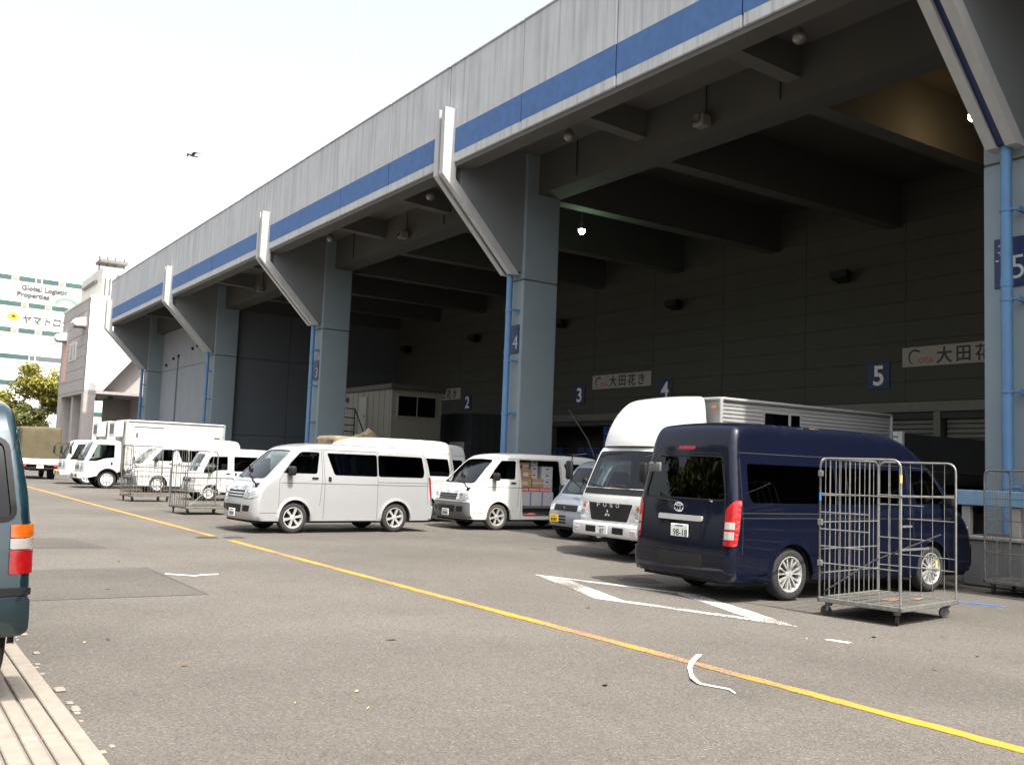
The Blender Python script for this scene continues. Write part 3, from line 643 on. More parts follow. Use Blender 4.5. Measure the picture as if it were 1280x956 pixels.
class Shell:
    def __init__(s, prof, wz, r=.10, fb=.14, rb=.06, camber=.05, n=3, step=.09):
        """prof: (x,z) from the front foot up over the roof to the rear foot; wz: (z, half width)"""
        s.P = dens(chaikin(prof, n), step, False); s.wz = np.array(wz); s.r = r; s.fb = fb; s.rb = rb; s.cam = camber
        d = np.diff(s.P, axis=0); s.S = np.r_[0, np.cumsum(np.hypot(d[:, 0], d[:, 1]))]
        T = np.gradient(s.P, axis=0); T /= np.linalg.norm(T, axis=1)[:, None]; s.N = np.c_[-T[:, 1], T[:, 0]]   # outward (front: -x, roof: +z)
        s.x0, s.x1, s.zt = s.P[:, 0].min(), s.P[:, 0].max(), s.P[:, 1].max(); s.kf = int(np.argmax(s.P[:, 1])); s.zs = s.P[0, 1]
        s.zf = s.P[:s.kf+1]; s.zr = s.P[s.kf:]
    def w(s, z): return np.interp(z, s.wz[:, 0], s.wz[:, 1])
    def dist(s, X):
        A, B = s.P[:-1], s.P[1:]; AB = B-A; L2 = (AB**2).sum(1); out = np.full(len(X), 9.)
        for a, ab, l2 in zip(A, AB, L2):
            t = np.clip(((X-a)@ab)/max(l2, 1e-12), 0, 1); out = np.minimum(out, np.linalg.norm(X-(a+t[:, None]*ab), axis=1))
        return out
    def warp(s, x, y, z):
        u = np.abs(y)/s.wz[:, 1].max(); f = np.clip(1-(x-s.x0)/1.1, 0, 1)**1.5; q = np.clip(1-(s.x1-x)/.6, 0, 1)**1.5
        c = np.clip((z-.6*s.zt)/(.4*s.zt), 0, 1)
        return np.c_[x+s.fb*u**2.2*f-s.rb*u**2.2*q, y, z-s.cam*u**2*c]
    def yside(s, X):
        X = np.asarray(X, float); d = s.dist(X); r = s.r; return s.w(X[:, 1])-r+np.sqrt(np.maximum(0, r*r-np.maximum(0, r-d)**2))
    def side(s, X, sg, off=0.):
        X = np.asarray(X, float); return s.warp(X[:, 0], sg*(s.yside(X)+off), X[:, 1])
    def band(s, Q, off=0.):
        Q = np.asarray(Q, float); p = np.c_[np.interp(Q[:, 0], s.S, s.P[:, 0]), np.interp(Q[:, 0], s.S, s.P[:, 1])]; n = np.c_[np.interp(Q[:, 0], s.S, s.N[:, 0]), np.interp(Q[:, 0], s.S, s.N[:, 1])]
        return s.warp(p[:, 0]+n[:, 0]*off, Q[:, 1], p[:, 1]+n[:, 1]*off)
    def yi(s, S_): return s.w(np.interp(S_, s.S, s.P[:, 1]))-s.r
    def s_front(s, z): k = s.kf; return np.interp(z, s.P[:k+1, 1], s.S[:k+1])
    def s_rear(s, z): k = s.kf; return np.interp(-np.asarray(z), -s.P[k:, 1], s.S[k:])
    def end(s, Q, rear=False, off=0.):
        """Q: (y,z) on the nose or tail; follows the body round its corner"""
        Q = np.asarray(Q, float); zp = Q[:, 1].copy()
        for it in range(4):      # keep the asked height while the surface turns the corner
            S_ = s.s_rear(zp) if rear else s.s_front(zp); yi = s.yi(S_)
            p = np.c_[np.interp(S_, s.S, s.P[:, 0]), np.interp(S_, s.S, s.P[:, 1])]; n = np.c_[np.interp(S_, s.S, s.N[:, 0]), np.interp(S_, s.S, s.N[:, 1])]
            e = np.clip((np.abs(Q[:, 0])-yi)/s.r, 0, .999); d = s.r*(1-np.sqrt(1-e*e)); sg = np.sign(Q[:, 0])
            q = p-n*d[:, None]+n*(off*np.sqrt(1-e*e))[:, None]; zp = np.clip(zp+Q[:, 1]-q[:, 1], s.P[:, 1].min(), s.zt)
        return s.warp(q[:, 0], Q[:, 0]+sg*off*e, q[:, 1])
    def mirrored_holes(s, holes): return holes
    def skin(s, mb, m, arches, holesL, holesR, bandholes, flange='black_plastic', bottom=True):
        # outline with wheel arches cut into the sill
        bot = []
        zs0, zs1 = s.P[0, 1], s.P[-1, 1]
        xa, xb = s.P[-1, 0], s.P[0, 0]; cur = xa
        line = lambda x: zs1+(zs0-zs1)*(xa-x)/(xa-xb)
        for (cx, cz, r) in sorted(arches, reverse=True):
            a0 = math.asin(max(-1, min(1, (line(cx)-cz)/r)))
            x1, x2 = cx+r*math.cos(a0), cx-r*math.cos(a0)
            if x1 < xa-.02: bot += [(x, line(x)) for x in np.arange(cur-.1, x1+.03, -.12)]
            for t in np.linspace(a0, math.pi-a0, 18): bot.append((cx+r*math.cos(t), cz+r*math.sin(t)))
            cur = x2
        bot += [(x, line(x)) for x in np.arange(cur-.08, xb+.03, -.12)]
        bot = np.array(bot) if len(bot) else np.zeros((0, 2))
        # a rear arch may bite through the profile end (truck cabs): drop profile points inside it
        outline = np.vstack([s.P, bot]) if len(bot) else s.P
        inn = [grid_in(outline, .13)]
        for k in (.02, .09, .29, .58, 1.0):
            q = s.P-s.N*(k*s.r); inn.append(q[::1])
        inn = np.vstack(inn); inn = inn[inside(inn, outline)]
        inn = inn[s.dist(inn) > .0008]
        for (cx, cz, r) in arches: inn = inn[np.hypot(inn[:, 0]-cx, inn[:, 1]-cz) > r+.01]
        for sg, holes in ((-1, holesL), (1, holesR)):
            keep = np.ones(len(inn), bool)
            for h in holes: keep &= ~inside(inn, np.asarray(h))
            V, F = tri2d(outline, holes, inn[keep]); mb.add(s.side(V, sg), F.tolist() if sg < 0 else F[:, ::-1].tolist(), m)
            for h in list(holes):
                n = len(h); A = s.side(h, sg); B = A.copy(); B[:, 1] -= sg*.035
                mb.add(np.vstack([A, B]), [(i, (i+1) % n, n+(i+1) % n, n+i) for i in range(n)], flange)
        yv = s.yi(s.S); left = np.c_[s.S, -yv]; right = np.c_[s.S, yv][::-1]
        ends = [np.c_[np.full(5, s.S[-1]), np.linspace(-yv[-1], yv[-1], 7)[1:-1]], np.c_[np.full(5, 0.), np.linspace(yv[0], -yv[0], 7)[1:-1]]]
        out = np.vstack([left, ends[0], right, ends[1]]); G = []
        for t in (-.8, -.6, -.4, -.2, 0, .2, .4, .6, .8): G.append(np.c_[s.S[1:-1], yv[1:-1]*t])
        G = np.vstack(G)
        for h in bandholes: G = G[~inside(G, np.asarray(h))]
        V, F = tri2d(out, bandholes, G); mb.add(s.band(V), F.tolist(), m)
        for h in bandholes:
            n = len(h); A, B = s.band(h), s.band(h, -.03); mb.add(np.vstack([A, B]), [(i, (i+1) % n, n+(i+1) % n, n+i) for i in range(n)], flange)
    # patches that lie on the shell
    def pside(s, mb, poly, sg, off, m, base=-.004, step=.10):
        poly = dens(poly, .10); V, F = tri2d(poly, (), grid_in(poly, step)); mb.add(s.side(V, sg, off), F.tolist() if sg < 0 else F[:, ::-1].tolist(), m); s._skirt(mb, s.side(poly, sg, off), s.side(poly, sg, base), m)
    def pend(s, mb, poly, rear, off, m, base=-.004, step=.04):
        poly = dens(poly, .03); V, F = tri2d(poly, (), grid_in(poly, step)); mb.add(s.end(V, rear, off), F.tolist(), m); s._skirt(mb, s.end(poly, rear, off), s.end(poly, rear, base), m)
    def _skirt(s, mb, A, B, m):
        n = len(A); mb.add(np.vstack([A, B]), [(i, (i+1) % n, n+(i+1) % n, n+i) for i in range(n)], m)
    def pband(s, mb, poly, off, m): V, F = tri2d(poly, (), grid_in(poly, .12)); mb.add(s.band(V, off), F.tolist(), m)
    def fpoly(s, yz, rear=False):
        """(y,z) polygon -> (s,y) polygon for holes in the band"""
        yz = dens(yz, .10); S_ = s.s_rear(yz[:, 1]) if rear else s.s_front(yz[:, 1]); return np.c_[S_, yz[:, 0]]
    def sline(s, mb, pts, sg, wd=.010, m='seam', off=.0025):
        """thin dark line on the side: panel seams and the belt crease"""
        p = dens(pts, .08, False); T = np.gradient(p, axis=0); T /= np.linalg.norm(T, axis=1)[:, None]; n = np.c_[-T[:, 1], T[:, 0]]*wd/2; k = len(p)
        A = s.side(p+n, sg, off); B = s.side(p-n, sg, off); mb.add(np.vstack([A, B]), [(i, i+1, k+i+1, k+i) for i in range(k-1)], m)
    def eline(s, mb, pts, rear, wd=.010, m='seam', off=.0025):
        p = dens(pts, .06, False); T = np.gradient(p, axis=0); T /= np.linalg.norm(T, axis=1)[:, None]; n = np.c_[-T[:, 1], T[:, 0]]*wd/2; k = len(p)
        A = s.end(p+n, rear, off); B = s.end(p-n, rear, off); mb.add(np.vstack([A, B]), [(i, i+1, k+i+1, k+i) for i in range(k-1)], m)

_wheel = {}
def wheel_meshes(r, wd, style, tyre):
    key = (r, wd, style, tyre)
    if key in _wheel: return _wheel[key]
    h = wd/2; ri = r*(.66 if style != 'steel_small' else .62)
    t = MB(); t.lathe([(-h*.82, ri-.01), (-h*.97, ri+.015), (-h, (r+ri)/2), (-h*.93, r-.03), (-h*.75, r-.008), (-h*.45, r), (0, r+.001), (h*.45, r), (h*.75, r-.008), (h*.93, r-.03), (h, (r+ri)/2), (h*.97, ri+.015), (h*.82, ri-.01)], tyre, 'y', 36)
    tm = t.mesh('wheel', smooth=45)
    q = MB(); f = -h*.80        # outer face at -y
    mt = 'alloy' if 'alloy' in style else 'steel_rim'
    q.lathe([(f-.012, ri+.012), (f-.016, ri-.004), (f+.02, ri-.025), (h*.7, ri-.03)], mt, 'y', 36)
    q.lathe([(.02, ri-.02), (.02, 0)], 'under', 'y', 24)
    if style == 'alloy6' or style == 'alloy_multi':
        ns = 6 if style == 'alloy6' else 7
        for k in range(ns):
            a = 2*math.pi*k/ns+.2
            for da, ww in ((0, .026),) if style == 'alloy6' else ((-.16, .0115), (.16, .0115)):
                ca, sa = math.cos(a+da*.4), math.sin(a+da*.4); cb, sb = math.cos(a+da*1.3), math.sin(a+da*1.3); r0, r1 = .05, ri-.008
                tx, tz = -math.sin(a), math.cos(a); w0, w1 = ww*.8*r/.34, ww*1.25*r/.34
                pts = []
                for (rr, c_, s_, w_, dep) in ((r0, ca, sa, w0, f+.005), (r1, cb, sb, w1, f-.004)):
                    pts += [(rr*c_-tx*w_, dep, rr*s_-tz*w_), (rr*c_+tx*w_, dep, rr*s_+tz*w_), (rr*c_+tx*w_, dep+.035, rr*s_+tz*w_), (rr*c_-tx*w_, dep+.035, rr*s_-tz*w_)]
                q.add(pts, [(0,1,5,4),(1,2,6,5),(2,3,7,6),(3,0,4,7),(0,3,2,1),(4,5,6,7)], mt)
        q.lathe([(f-.005, 0), (f-.005, .035), (f+.005, .062), (f+.03, .064)], mt, 'y', 18)
    else:
        q.lathe([(f+.03, ri-.02), (f+.018, ri*.82), (f+.02, ri*.60), (f-.004, ri*.50), (f-.008, ri*.30), (f-.03, ri*.26), (f-.034, 0)], mt, 'y', 28)
        for k in range(8):
            a = 2*math.pi*k/8; q.lathe([(f+.008, 0), (f+.008, ri*.10), (f+.03, ri*.10)], 'under', 'y', 8, (ri*.71*math.cos(a), 0, ri*.71*math.sin(a)))
    rm = q.mesh('rim', smooth=40); _wheel[key] = (tm, rm); return tm, rm
def put_wheel(root, x, y, r, wd, style, tyre='rubber', side=-1):
    tm, rm = wheel_meshes(r, wd, style, tyre); o = obj('wheel', tm, root, (x, y, r), rotz=0 if side < 0 else math.pi); obj('rim', rm, o); return o

def plate(root, x, y, z, rear, col='plate_white', txt=None, top=None, wd=.33):
    q = MB(); q.bbox((-wd/2, -.006, -wd/4), (wd/2, .006, wd/4), col, .012, 1); p = q.build('number_plate', root, loc=(x, y, z)); p.rotation_euler[2] = math.pi/2 if rear else -math.pi/2
    ink = 'plate_green' if col == 'plate_white' else 'black_letter'
    if txt: text_mb(txt, .125*wd/.33, ink, .002, .0, .265 if len(txt) > 3 else None).build('plate_number', p, loc=(.018, -.008, -.028))
    else:
        b = MB()
        for k in range(4): b.box((-.10+.058*k, -.009, -.055), (-.062+.058*k, -.006, .012), ink)
        b.build('plate_number', p)
    t = MB()
    for k in range(5): t.box((-.075+.03*k, -.009, .050), (-.055+.03*k, -.006, .068), ink)
    t.build('plate_heading', p)
    return p
def ring_emblem(root, x, y, z, rear, s=.075):
    """three interlaced ovals"""
    q = MB()
    for (rx, rz, cz) in ((1, .7, 0), (.32, .62, .0), (.62, .24, .40)):
        pts = [(rx*s*math.cos(t), -.006, (cz+rz*math.sin(t))*s) for t in np.linspace(0, 2*math.pi, 21)]; q.tube(pts, s*.10, 'chrome', 5, caps=False)
    e = q.build('emblem', root, loc=(x, y, z), smooth=60); e.rotation_euler[2] = math.pi/2 if rear else -math.pi/2; return e

def seats(root, xs, hw, zf, m='seat'):
    for x in xs:
        for y in (-hw, hw):
            q = MB(); q.bbox((x-.05, y-.24, zf+.25), (x+.45, y+.24, zf+.42), m, .05); q.add([], [], m)
            q.prism([(x+.38, zf+.38), (x+.50, zf+.38), (x+.66, zf+1.0), (x+.56, zf+1.0)], 'y', y-.23, y+.23, m); q.bbox((x+.56, y-.13, zf+1.02), (x+.66, y+.13, zf+1.2), m, .03); q.build('seat', root)

VAN = dict(L=4.695, W=1.695, H=1.98, WB=2.57, fo=1.03, wr=.335)
def van(label, pos, theta, paint_='white_car', high=False, L=4.695, W=1.695, WB=2.57, fo=1.03, H=None, wr=.335, bumper=None, rim='alloy6', tyre='rubber', glassR='glass_black', glassF='glass_side', group=None, rear=False, opendoor=False, fender_mirror=True, name='parked_van', platetxt=None, kei=False, prof=None, wins=None, wshield=None, rwin=None, cat='van', plate_col='plate_white', dark_lower=None, tail='std', interior=True, nose=True, bz=.285, rr=None):
    root = empty(name, label, cat, (pos[0], pos[1], 0), theta, group)
    H = H or (2.285 if high else 1.98); zs = .27; e = L
    if prof is None:
        if high: roof = [(1.02, 1.83), (1.3, 2.06), (1.62, 2.24), (2.1, H), (e-1.2, H), (e-.42, H-.01), (e-.21, H-.11), (e-.14, 1.75)]
        else: roof = [(1.0, 1.81), (1.25, 1.93), (1.7, H), (e-1.2, H), (e-.42, H-.02), (e-.22, H-.10), (e-.12, 1.6)]
        prof = [(.10, zs), (.035, .30), (.0, .42), (.0, .62), (.03, .80), (.07, .95), (.22, 1.10), (.30, 1.145)]+roof+[(e-.05, 1.15), (e-.01, .75), (e, .5), (e-.03, .30), (e-.06, zs)]
    hw = W/2; SM = 'seam' if paint_ in ('white_car', 'silver_car', 'kei_silver') else 'under'
    wz = [(0, hw-.02), (.35, hw-.005), (.75, hw), (1.10, hw-.008), (1.30, hw-.03), (1.85, hw-.125), (2.3, hw-.20)]
    if kei: wz = [(0, hw-.02), (.4, hw), (1.0, hw-.008), (1.2, hw-.03), (1.9, hw-.12)]
    sh = Shell(prof, wz, r=rr or (.11 if not kei else .09), fb=.15 if not kei else .12, rb=.06)
    ax = [fo, fo+WB]; ra = wr+.055; arches = [(a, wr, ra) for a in ax]
    if wins is None:
        wins = [([(.70, 1.30), (1.16, 1.80), (1.62, 1.80), (1.55, 1.30)], glassF), ([(1.98, 1.28), (1.80, 1.79), (3.08, 1.79), (3.08, 1.27)], glassR), ([(3.11, 1.27), (3.11, 1.79), (e-.36, 1.78), (e-.30, 1.40), (e-.34, 1.27)], glassR)]
        if L > 5: wins = wins[:1]+[([(1.98, 1.28), (1.80, 1.79), (3.28, 1.79), (3.28, 1.27)], glassR), ([(3.34, 1.27), (3.34, 1.79), (e-.40, 1.79), (e-.36, 1.40), (e-.42, 1.27)], glassR)]
    hs_ = [dens(rpoly(p, .055), .09) for p, g_ in wins]
    wzs = wshield or [(-.62, 1.16), (-.70, 1.19), (-.60, 1.77), (-.5, 1.80), (.5, 1.80), (.60, 1.77), (.70, 1.19), (.62, 1.16)]
    wh = sh.fpoly(rpoly(wzs, .05)); rzs = rwin or [(-.60, 1.22), (-.52, 1.74), (.52, 1.74), (.60, 1.22)]
    rh = sh.fpoly(rpoly(rzs, .07), True)
    bodyholesL = list(hs_)
    if opendoor:
        door = rpoly([(1.80, .36), (1.76, 1.1), (1.72, 1.84), (3.02, 1.84), (3.06, .36)], .06); bodyholesL = [hs_[0], dens(door, .09), hs_[2]]
    q = MB(); sh.skin(q, paint_, arches, bodyholesL, hs_, [wh, rh]); q.build('body', root, smooth=32, fix='weld')
    # glass
    for sg in (-1, 1):
        for k, (h, (p, gm)) in enumerate(zip(hs_, wins)):
            if opendoor and sg < 0 and k == 1: continue
            q = MB(); V, F = tri2d(h, (), grid_in(h, .15)); q.add(sh.side(V, sg, -.012), F.tolist() if sg < 0 else F[:, ::-1].tolist(), gm); q.build('side_window', root, smooth=40, fix=False)
    q = MB(); sh.pband(q, wh, -.010, 'glass_clear'); q.build('windscreen', root, smooth=40, fix=False)
    q = MB(); sh.pband(q, rh, -.010, glassR); rw_ = q.build('rear_window', root, smooth=40, fix=False)
    # underbody, wheel wells, interior
    q = MB(); q.box((.18, -hw+.12, .22), (e-.16, hw-.12, .36), 'under')
    for a in ax:
        for sg in (-1, 1):
            y0, y1 = sg*(hw-.05), sg*(hw-.34); q.lathe([(y0, ra-.004), (y1, ra-.004), (y1, 0)], 'under', 'y', 16, (a, 0, wr), -.25, math.pi+.25)
    q.build('underbody', root)
    zf = .62 if not kei else .55
    q = MB(); q.box((.5, -hw+.13, zf-.06), (e-.12, hw-.13, zf), 'interior'); q.bbox((.42, -hw+.2, .95), (.78, hw-.2, 1.12 if not kei else 1.02), 'black_plastic', .04); q.build('cabin_floor', root)
    if interior: seats(root, (1.25,) if opendoor or kei else (1.25, 2.2, 3.1), .40 if not kei else .33, zf+.05)
    q = MB(); pts = [(.95+.19*math.sin(t)*.5, .38+.19*math.cos(t), 1.2+.19*math.sin(t)*.8) for t in np.linspace(0, 6.283, 15)]; q.tube(pts, .014, 'black_plastic', 5, caps=False); q.build('steering_wheel', root)
    # wheels
    for a in ax:
        for sg in (-1, 1): put_wheel(root, a, sg*(hw-.125), wr, .195 if not kei else .15, rim, tyre, sg)
    # arch lips, seams, handles
    for sg, sd in ((-1, 'left'), (1, 'right')):
        for a in ax:
            q = MB(); t = np.linspace(-.05, math.pi+.05, 26); P0 = np.c_[a+ra*np.cos(t), wr+ra*np.sin(t)]; P1 = np.c_[a+(ra+.075)*np.cos(t), wr+(ra+.07)*np.sin(t)]
            P0 = P0[P0[:, 1] > zs-.02]; P1 = P1[:len(P0)]; n = len(P0)
            A, B, D_ = sh.side(P0, sg, -.03), sh.side(P0, sg, .018), sh.side(P1, sg, .001)
            q.add(np.vstack([A, B, D_]), [(i, i+1, n+i+1, n+i) for i in range(n-1)]+[(n+i, n+i+1, 2*n+i+1, 2*n+i) for i in range(n-1)], paint_)
            q.build('wheel_arch', root, smooth=50)
        q = MB()
        if not kei:
            sh.sline(q, [(.62, .45), (.62, 1.14), (1.13, 1.84), (1.66, 1.85), (1.68, 1.2), (1.66, .95), (1.63, .60)], sg, .010, SM)
            sh.sline(q, [(1.73, .30), (1.74, 1.1), (1.70, 1.86)], sg, .010, SM); sh.sline(q, [(1.70, 1.86), (3.09, 1.86)], sg, .010, SM); sh.sline(q, [(3.09, 1.86), (3.09, .30)], sg, .010, SM)
            sh.sline(q, [(.66, 1.085), (e-.1, 1.075)], sg, .012, SM, .002); sh.sline(q, [(3.1, 1.14), (e-.15, 1.14)], sg, .012, SM)  # first strip draws the shade of the belt crease as a dark line
            sh.sline(q, [(e-.26, 1.86), (e-.22, 1.3), (e-.20, .62)], sg, .010, SM); sh.sline(q, [(.10, .44), (.62, .44)], sg, .010, SM)
            if high: sh.sline(q, [(1.15, 1.93), (e-.2, 1.93)], sg, .012, SM)
        else:
            sh.sline(q, [(.50, .40), (.50, 1.0), (.75, 1.60), (1.38, 1.62), (1.40, .40)], sg, .009, SM); sh.sline(q, [(1.45, .32), (1.44, 1.62), (2.42, 1.62), (2.42, .32)], sg, .009, SM)
        q.build('panel_line', root, fix=False)
        q = MB(); hx = [(1.50, 1.20), (1.86, 1.19)] if not kei else [(1.27, .98), (1.55, .97)]
        for k, (x, z) in enumerate(hx):
            if opendoor and sg < 0 and k == 1: continue
            wd = .075 if k == 0 else .035; hh = .022 if k == 0 else .05
            sh.pside(q, rpoly([(x-wd, z-hh), (x-wd, z+hh), (x+wd, z+hh), (x+wd, z-hh)], .015), sg, .016, 'black_plastic' if paint_ != 'navy_car' else 'navy_car')
        q.build('door_handle', root)
        # door mirror
        q = MB(); mx, mz = (.92, 1.34) if not kei else (.62, 1.12); y0 = sg*(hw-.08); q.tube([(mx+.02, y0, mz-.03), (mx-.01, y0+sg*.12, mz)], .022, 'black_plastic', 6)
        q.bbox((mx-.09, min(y0+sg*.06, y0+sg*.27), mz-.09), (mx+.04, max(y0+sg*.06, y0+sg*.27), mz+.11), 'black_plastic', .04, 2); q.build('door_mirror', root, smooth=50)
    if fender_mirror:
        q = MB(); b0 = sh.end(np.array([(-hw+.16, 1.02)]))[0]
        q.tube([b0, b0+np.array([-.10, -.02, .09]), b0+np.array([-.16, .02, .22]), b0+np.array([-.13, .07, .30])], .016, 'black_plastic', 6); q.lathe([(-.03, 0), (-.03, .07), (.02, .085), (.025, 0)], 'black_plastic', 'x', 16, tuple(b0+np.array([-.11, .10, .34]))); q.bbox(b0+np.array([-.04, -.05, -.05]), b0+np.array([.05, .04, .05]), 'black_plastic', .02)
        q.build('fender_mirror', root, smooth=50)
    bm_ = bumper or paint_
    # nose
    if nose and not kei:
        q = MB(); sh.pend(q, rpoly([(-hw+.015, .285), (-hw+.02, .70), (hw-.02, .70), (hw-.015, .285)], .05), False, .018, bm_); q.build('front_bumper', root, smooth=40)
        q = MB(); sh.pend(q, rpoly([(-.37, .44), (-.40, .60), (.40, .60), (.37, .44)], .03), False, .026, 'black_plastic'); q.build('air_intake', root)
        for sg in (-1, 1):
            q = MB(); sh.pend(q, rpoly([(sg*.46, .46), (sg*.46, .59), (sg*.68, .59), (sg*.66, .46)], .03), False, .026, 'black_plastic'); q.build('fog_recess', root)
            q = MB(); sh.pend(q, rpoly([(sg*.40, .745), (sg*.42, .90), (sg*.60, .955), (sg*(hw-.025), .965), (sg*(hw-.015), .78), (sg*.62, .735)], .03), False, .012, 'lamp_clear'); hl = q.build('headlight', root, smooth=40)
            c = sh.end(np.array([(sg*.57, .85)]), False, .010)[0]; q = MB(); q.lathe([(-.008, 0), (-.008, .045), (-.02, .058), (0, .06)], 'chrome', 'x', 16, tuple(c)); q.build('lamp_bowl', hl, smooth=50)
        q = MB(); sh.pend(q, rpoly([(-.40, .745), (-.43, .90), (.43, .90), (.40, .745)], .03), False, .008, 'black_plastic'); gr = q.build('grille', root)
        for z in (.785, .845): q = MB(); sh.pend(q, rpoly([(-.39, z-.014), (-.40, z+.014), (.40, z+.014), (.39, z-.014)], .008), False, .018, 'chrome' if bumper is None and paint_ != 'white_car' else 'grey_plastic'); q.build('grille_bar', gr)
        c = sh.end(np.array([(0, .925)]), False, .006)[0]; ring_emblem(root, c[0]-.004, 0, c[2], False, .07)
        c = sh.end(np.array([(0.0, .40)]), False, .03)[0]; plate(root, c[0]-.006, -.02, .42, False, plate_col, None)
        q = MB(); sh.eline(q, [(-hw+.12, .735), (-.42, .735)], False, .010, SM); sh.eline(q, [(.42, .735), (hw-.12, .735)], False, .010, SM); sh.eline(q, [(-.62, .98), (-.45, 1.10), (.45, 1.10), (.62, .98)], False, .010, SM); q.build('hood_seam', root, fix=False)
        q = MB()
        for y_ in (-.35, .28):
            a_, b__ = sh.end(np.array([(y_, 1.17), (y_+.42, 1.22)]), False, .02); q.tube([a_, b__], .011, 'black_plastic', 5)
        q.build('wiper', root)
    elif nose:
        q = MB(); sh.pend(q, rpoly([(-hw+.015, .30), (-hw+.02, .62), (hw-.02, .62), (hw-.015, .30)], .05), False, .022, bm_); q.build('front_bumper', root, smooth=40)
        q = MB(); sh.pend(q, rpoly([(-.42, .66), (-.42, .80), (.42, .80), (.42, .66)], .02), False, .010, 'black_plastic'); q.build('grille', root)
        for k_ in range(3): q = MB(); sh.pend(q, rpoly([(-.10, .37+.07*k_), (-.10, .41+.07*k_), (.46, .41+.07*k_), (.46, .37+.07*k_)], .01), False, .028, 'black_plastic'); q.build('bumper_slot', root)
        for sg in (-1, 1): q = MB(); sh.pend(q, rpoly([(sg*.45, .66), (sg*.45, .80), (sg*(hw-.02), .82), (sg*(hw-.02), .66)], .03), False, .012, 'lamp_clear'); q.build('headlight', root, smooth=40)
        c = sh.end(np.array([(0, .73)]), False, .012)[0]; q = MB(); q.prism([(0, .05), (.035, 0), (0, -.05), (-.035, 0)], 'x', -.01, .0, 'chrome'); q.build('emblem', root, loc=tuple(c))
        c = sh.end(np.array([(.30, .47)]), False, .03)[0]; plate(root, c[0]-.02, .32, .47, False, plate_col, None)
    # tail
    q = MB(); sh.pend(q, rpoly([(-hw+.015, bz), (-hw+.02, max(.60, bz+.24)), (hw-.02, max(.60, bz+.24)), (hw-.015, bz)], .04), True, .03, bm_); q.build('rear_bumper', root, smooth=40)
    for sg in (-1, 1):
        if tail == 'std':
            q = MB(); pe = [(sg*(hw-.15), .72), (sg*(hw-.15), 1.18), (sg*(hw-.05), 1.30), (sg*(hw-.004), 1.30), (sg*(hw-.004), .72)]; sh.pend(q, rpoly(pe, .03), True, .012, 'lamp_red'); tl = q.build('tail_light', root, smooth=40)
            q = MB(); sh.pend(q, rpoly([(sg*(hw-.14), .80), (sg*(hw-.14), .90), (sg*(hw-.03), .90), (sg*(hw-.03), .80)], .01), True, .016, 'lamp_white'); q.build('indicator_lens', tl)
            q = MB(); sh.pend(q, rpoly([(sg*(hw-.14), .93), (sg*(hw-.14), 1.02), (sg*(hw-.03), 1.02), (sg*(hw-.03), .93)], .01), True, .016, 'lamp_white'); q.build('reverse_lens', tl)
        elif tail == 'stack':
            tl = None
            for nm, m_, z0, z1 in (('brake_lens', 'lamp_red', .83, .975), ('reverse_lens', 'lamp_white', .98, 1.045), ('indicator_lens', 'lamp_orange', 1.05, 1.13)):
                q = MB(); sh.pend(q, rpoly([(sg*(hw-.13), z0), (sg*(hw-.13), z1), (sg*(hw-.004), z1), (sg*(hw-.004), z0)], .008), True, .014, m_)
                if tl is None: tl = q.build('tail_light', root, smooth=40)
                else: q.build(nm, tl, smooth=40)
    if rear:
        q = MB(); lp = [tuple(p) for p in rpoly(rzs, .07)]; sh.eline(q, lp+[lp[0], lp[1]], True, .035 if rear == 'simple' else .018, 'black_plastic', .006); q.build('window_gasket', root, fix=False)
    if rear == 'simple':
        q = MB(); sh.pend(q, rpoly([(-hw+.02, .70), (-hw+.02, .745), (hw-.02, .745), (hw-.02, .70)], .01), True, .034, 'black_plastic'); q.build('bumper_pad', root)
        q = MB(); sh.pend(q, rpoly([(hw-.27, .82), (hw-.27, .92), (hw-.19, .92), (hw-.19, .82)], .035), True, .008, 'white_car'); st = q.build('round_sticker', root); q = MB(); sh.pend(q, rpoly([(hw-.255, .84), (hw-.255, .90), (hw-.205, .90), (hw-.205, .84)], .025), True, .012, 'lamp_orange'); q.build('sticker_dot', st)
    elif rear:
        q = MB(); sh.eline(q, [(-hw+.17, .62), (hw-.17, .62)], True, .010, SM); sh.eline(q, [(-hw+.16, .62), (-hw+.18, 1.3), (-.62, 1.85)], True, .010, SM); sh.eline(q, [(hw-.16, .62), (hw-.18, 1.3), (.62, 1.85)], True, .010, SM); sh.eline(q, [(-.60, 1.90), (.60, 1.90)], True, .010, SM); q.build('hatch_seam', root, fix=False)
        q = MB(); sh.pend(q, rpoly([(-.38, .72), (-.38, 1.02), (.40, 1.02), (.40, .72)], .02), True, .004, 'black_plastic' if tail == 'stack' else 'navy_car'); q.build('plate_recess', root)
        q = MB(); sh.pend(q, rpoly([(-.40, 1.00), (-.40, 1.07), (.42, 1.07), (.42, 1.00)], .02), True, .028, 'alloy'); q.build('chrome_garnish', root, smooth=40)
        q = MB(); sh.pend(q, rpoly([(-.18, 1.945), (-.18, 1.99), (.13, 1.99), (.13, 1.945)], .015), True, .010, 'lamp_red'); q.build('stop_lamp', root)
        c = sh.end(np.array([(-.02, 1.17)]), True, .008)[0]; ring_emblem(root, c[0]+.006, -.02, c[2], True, .085)
        c = sh.end(np.array([(0.04, .87)]), True, .012)[0]; plate(root, c[0]+.012, .04, .865, True, 'plate_white', platetxt)
        q = MB(); sh.pend(q, rpoly([(-.36, .41), (-.34, .58), (.46, .58), (.48, .41)], .02), True, .034, 'under'); q.build('bumper_step', root)
        c = sh.end(np.array([(-.40, 1.85)]), True, .0)[0]
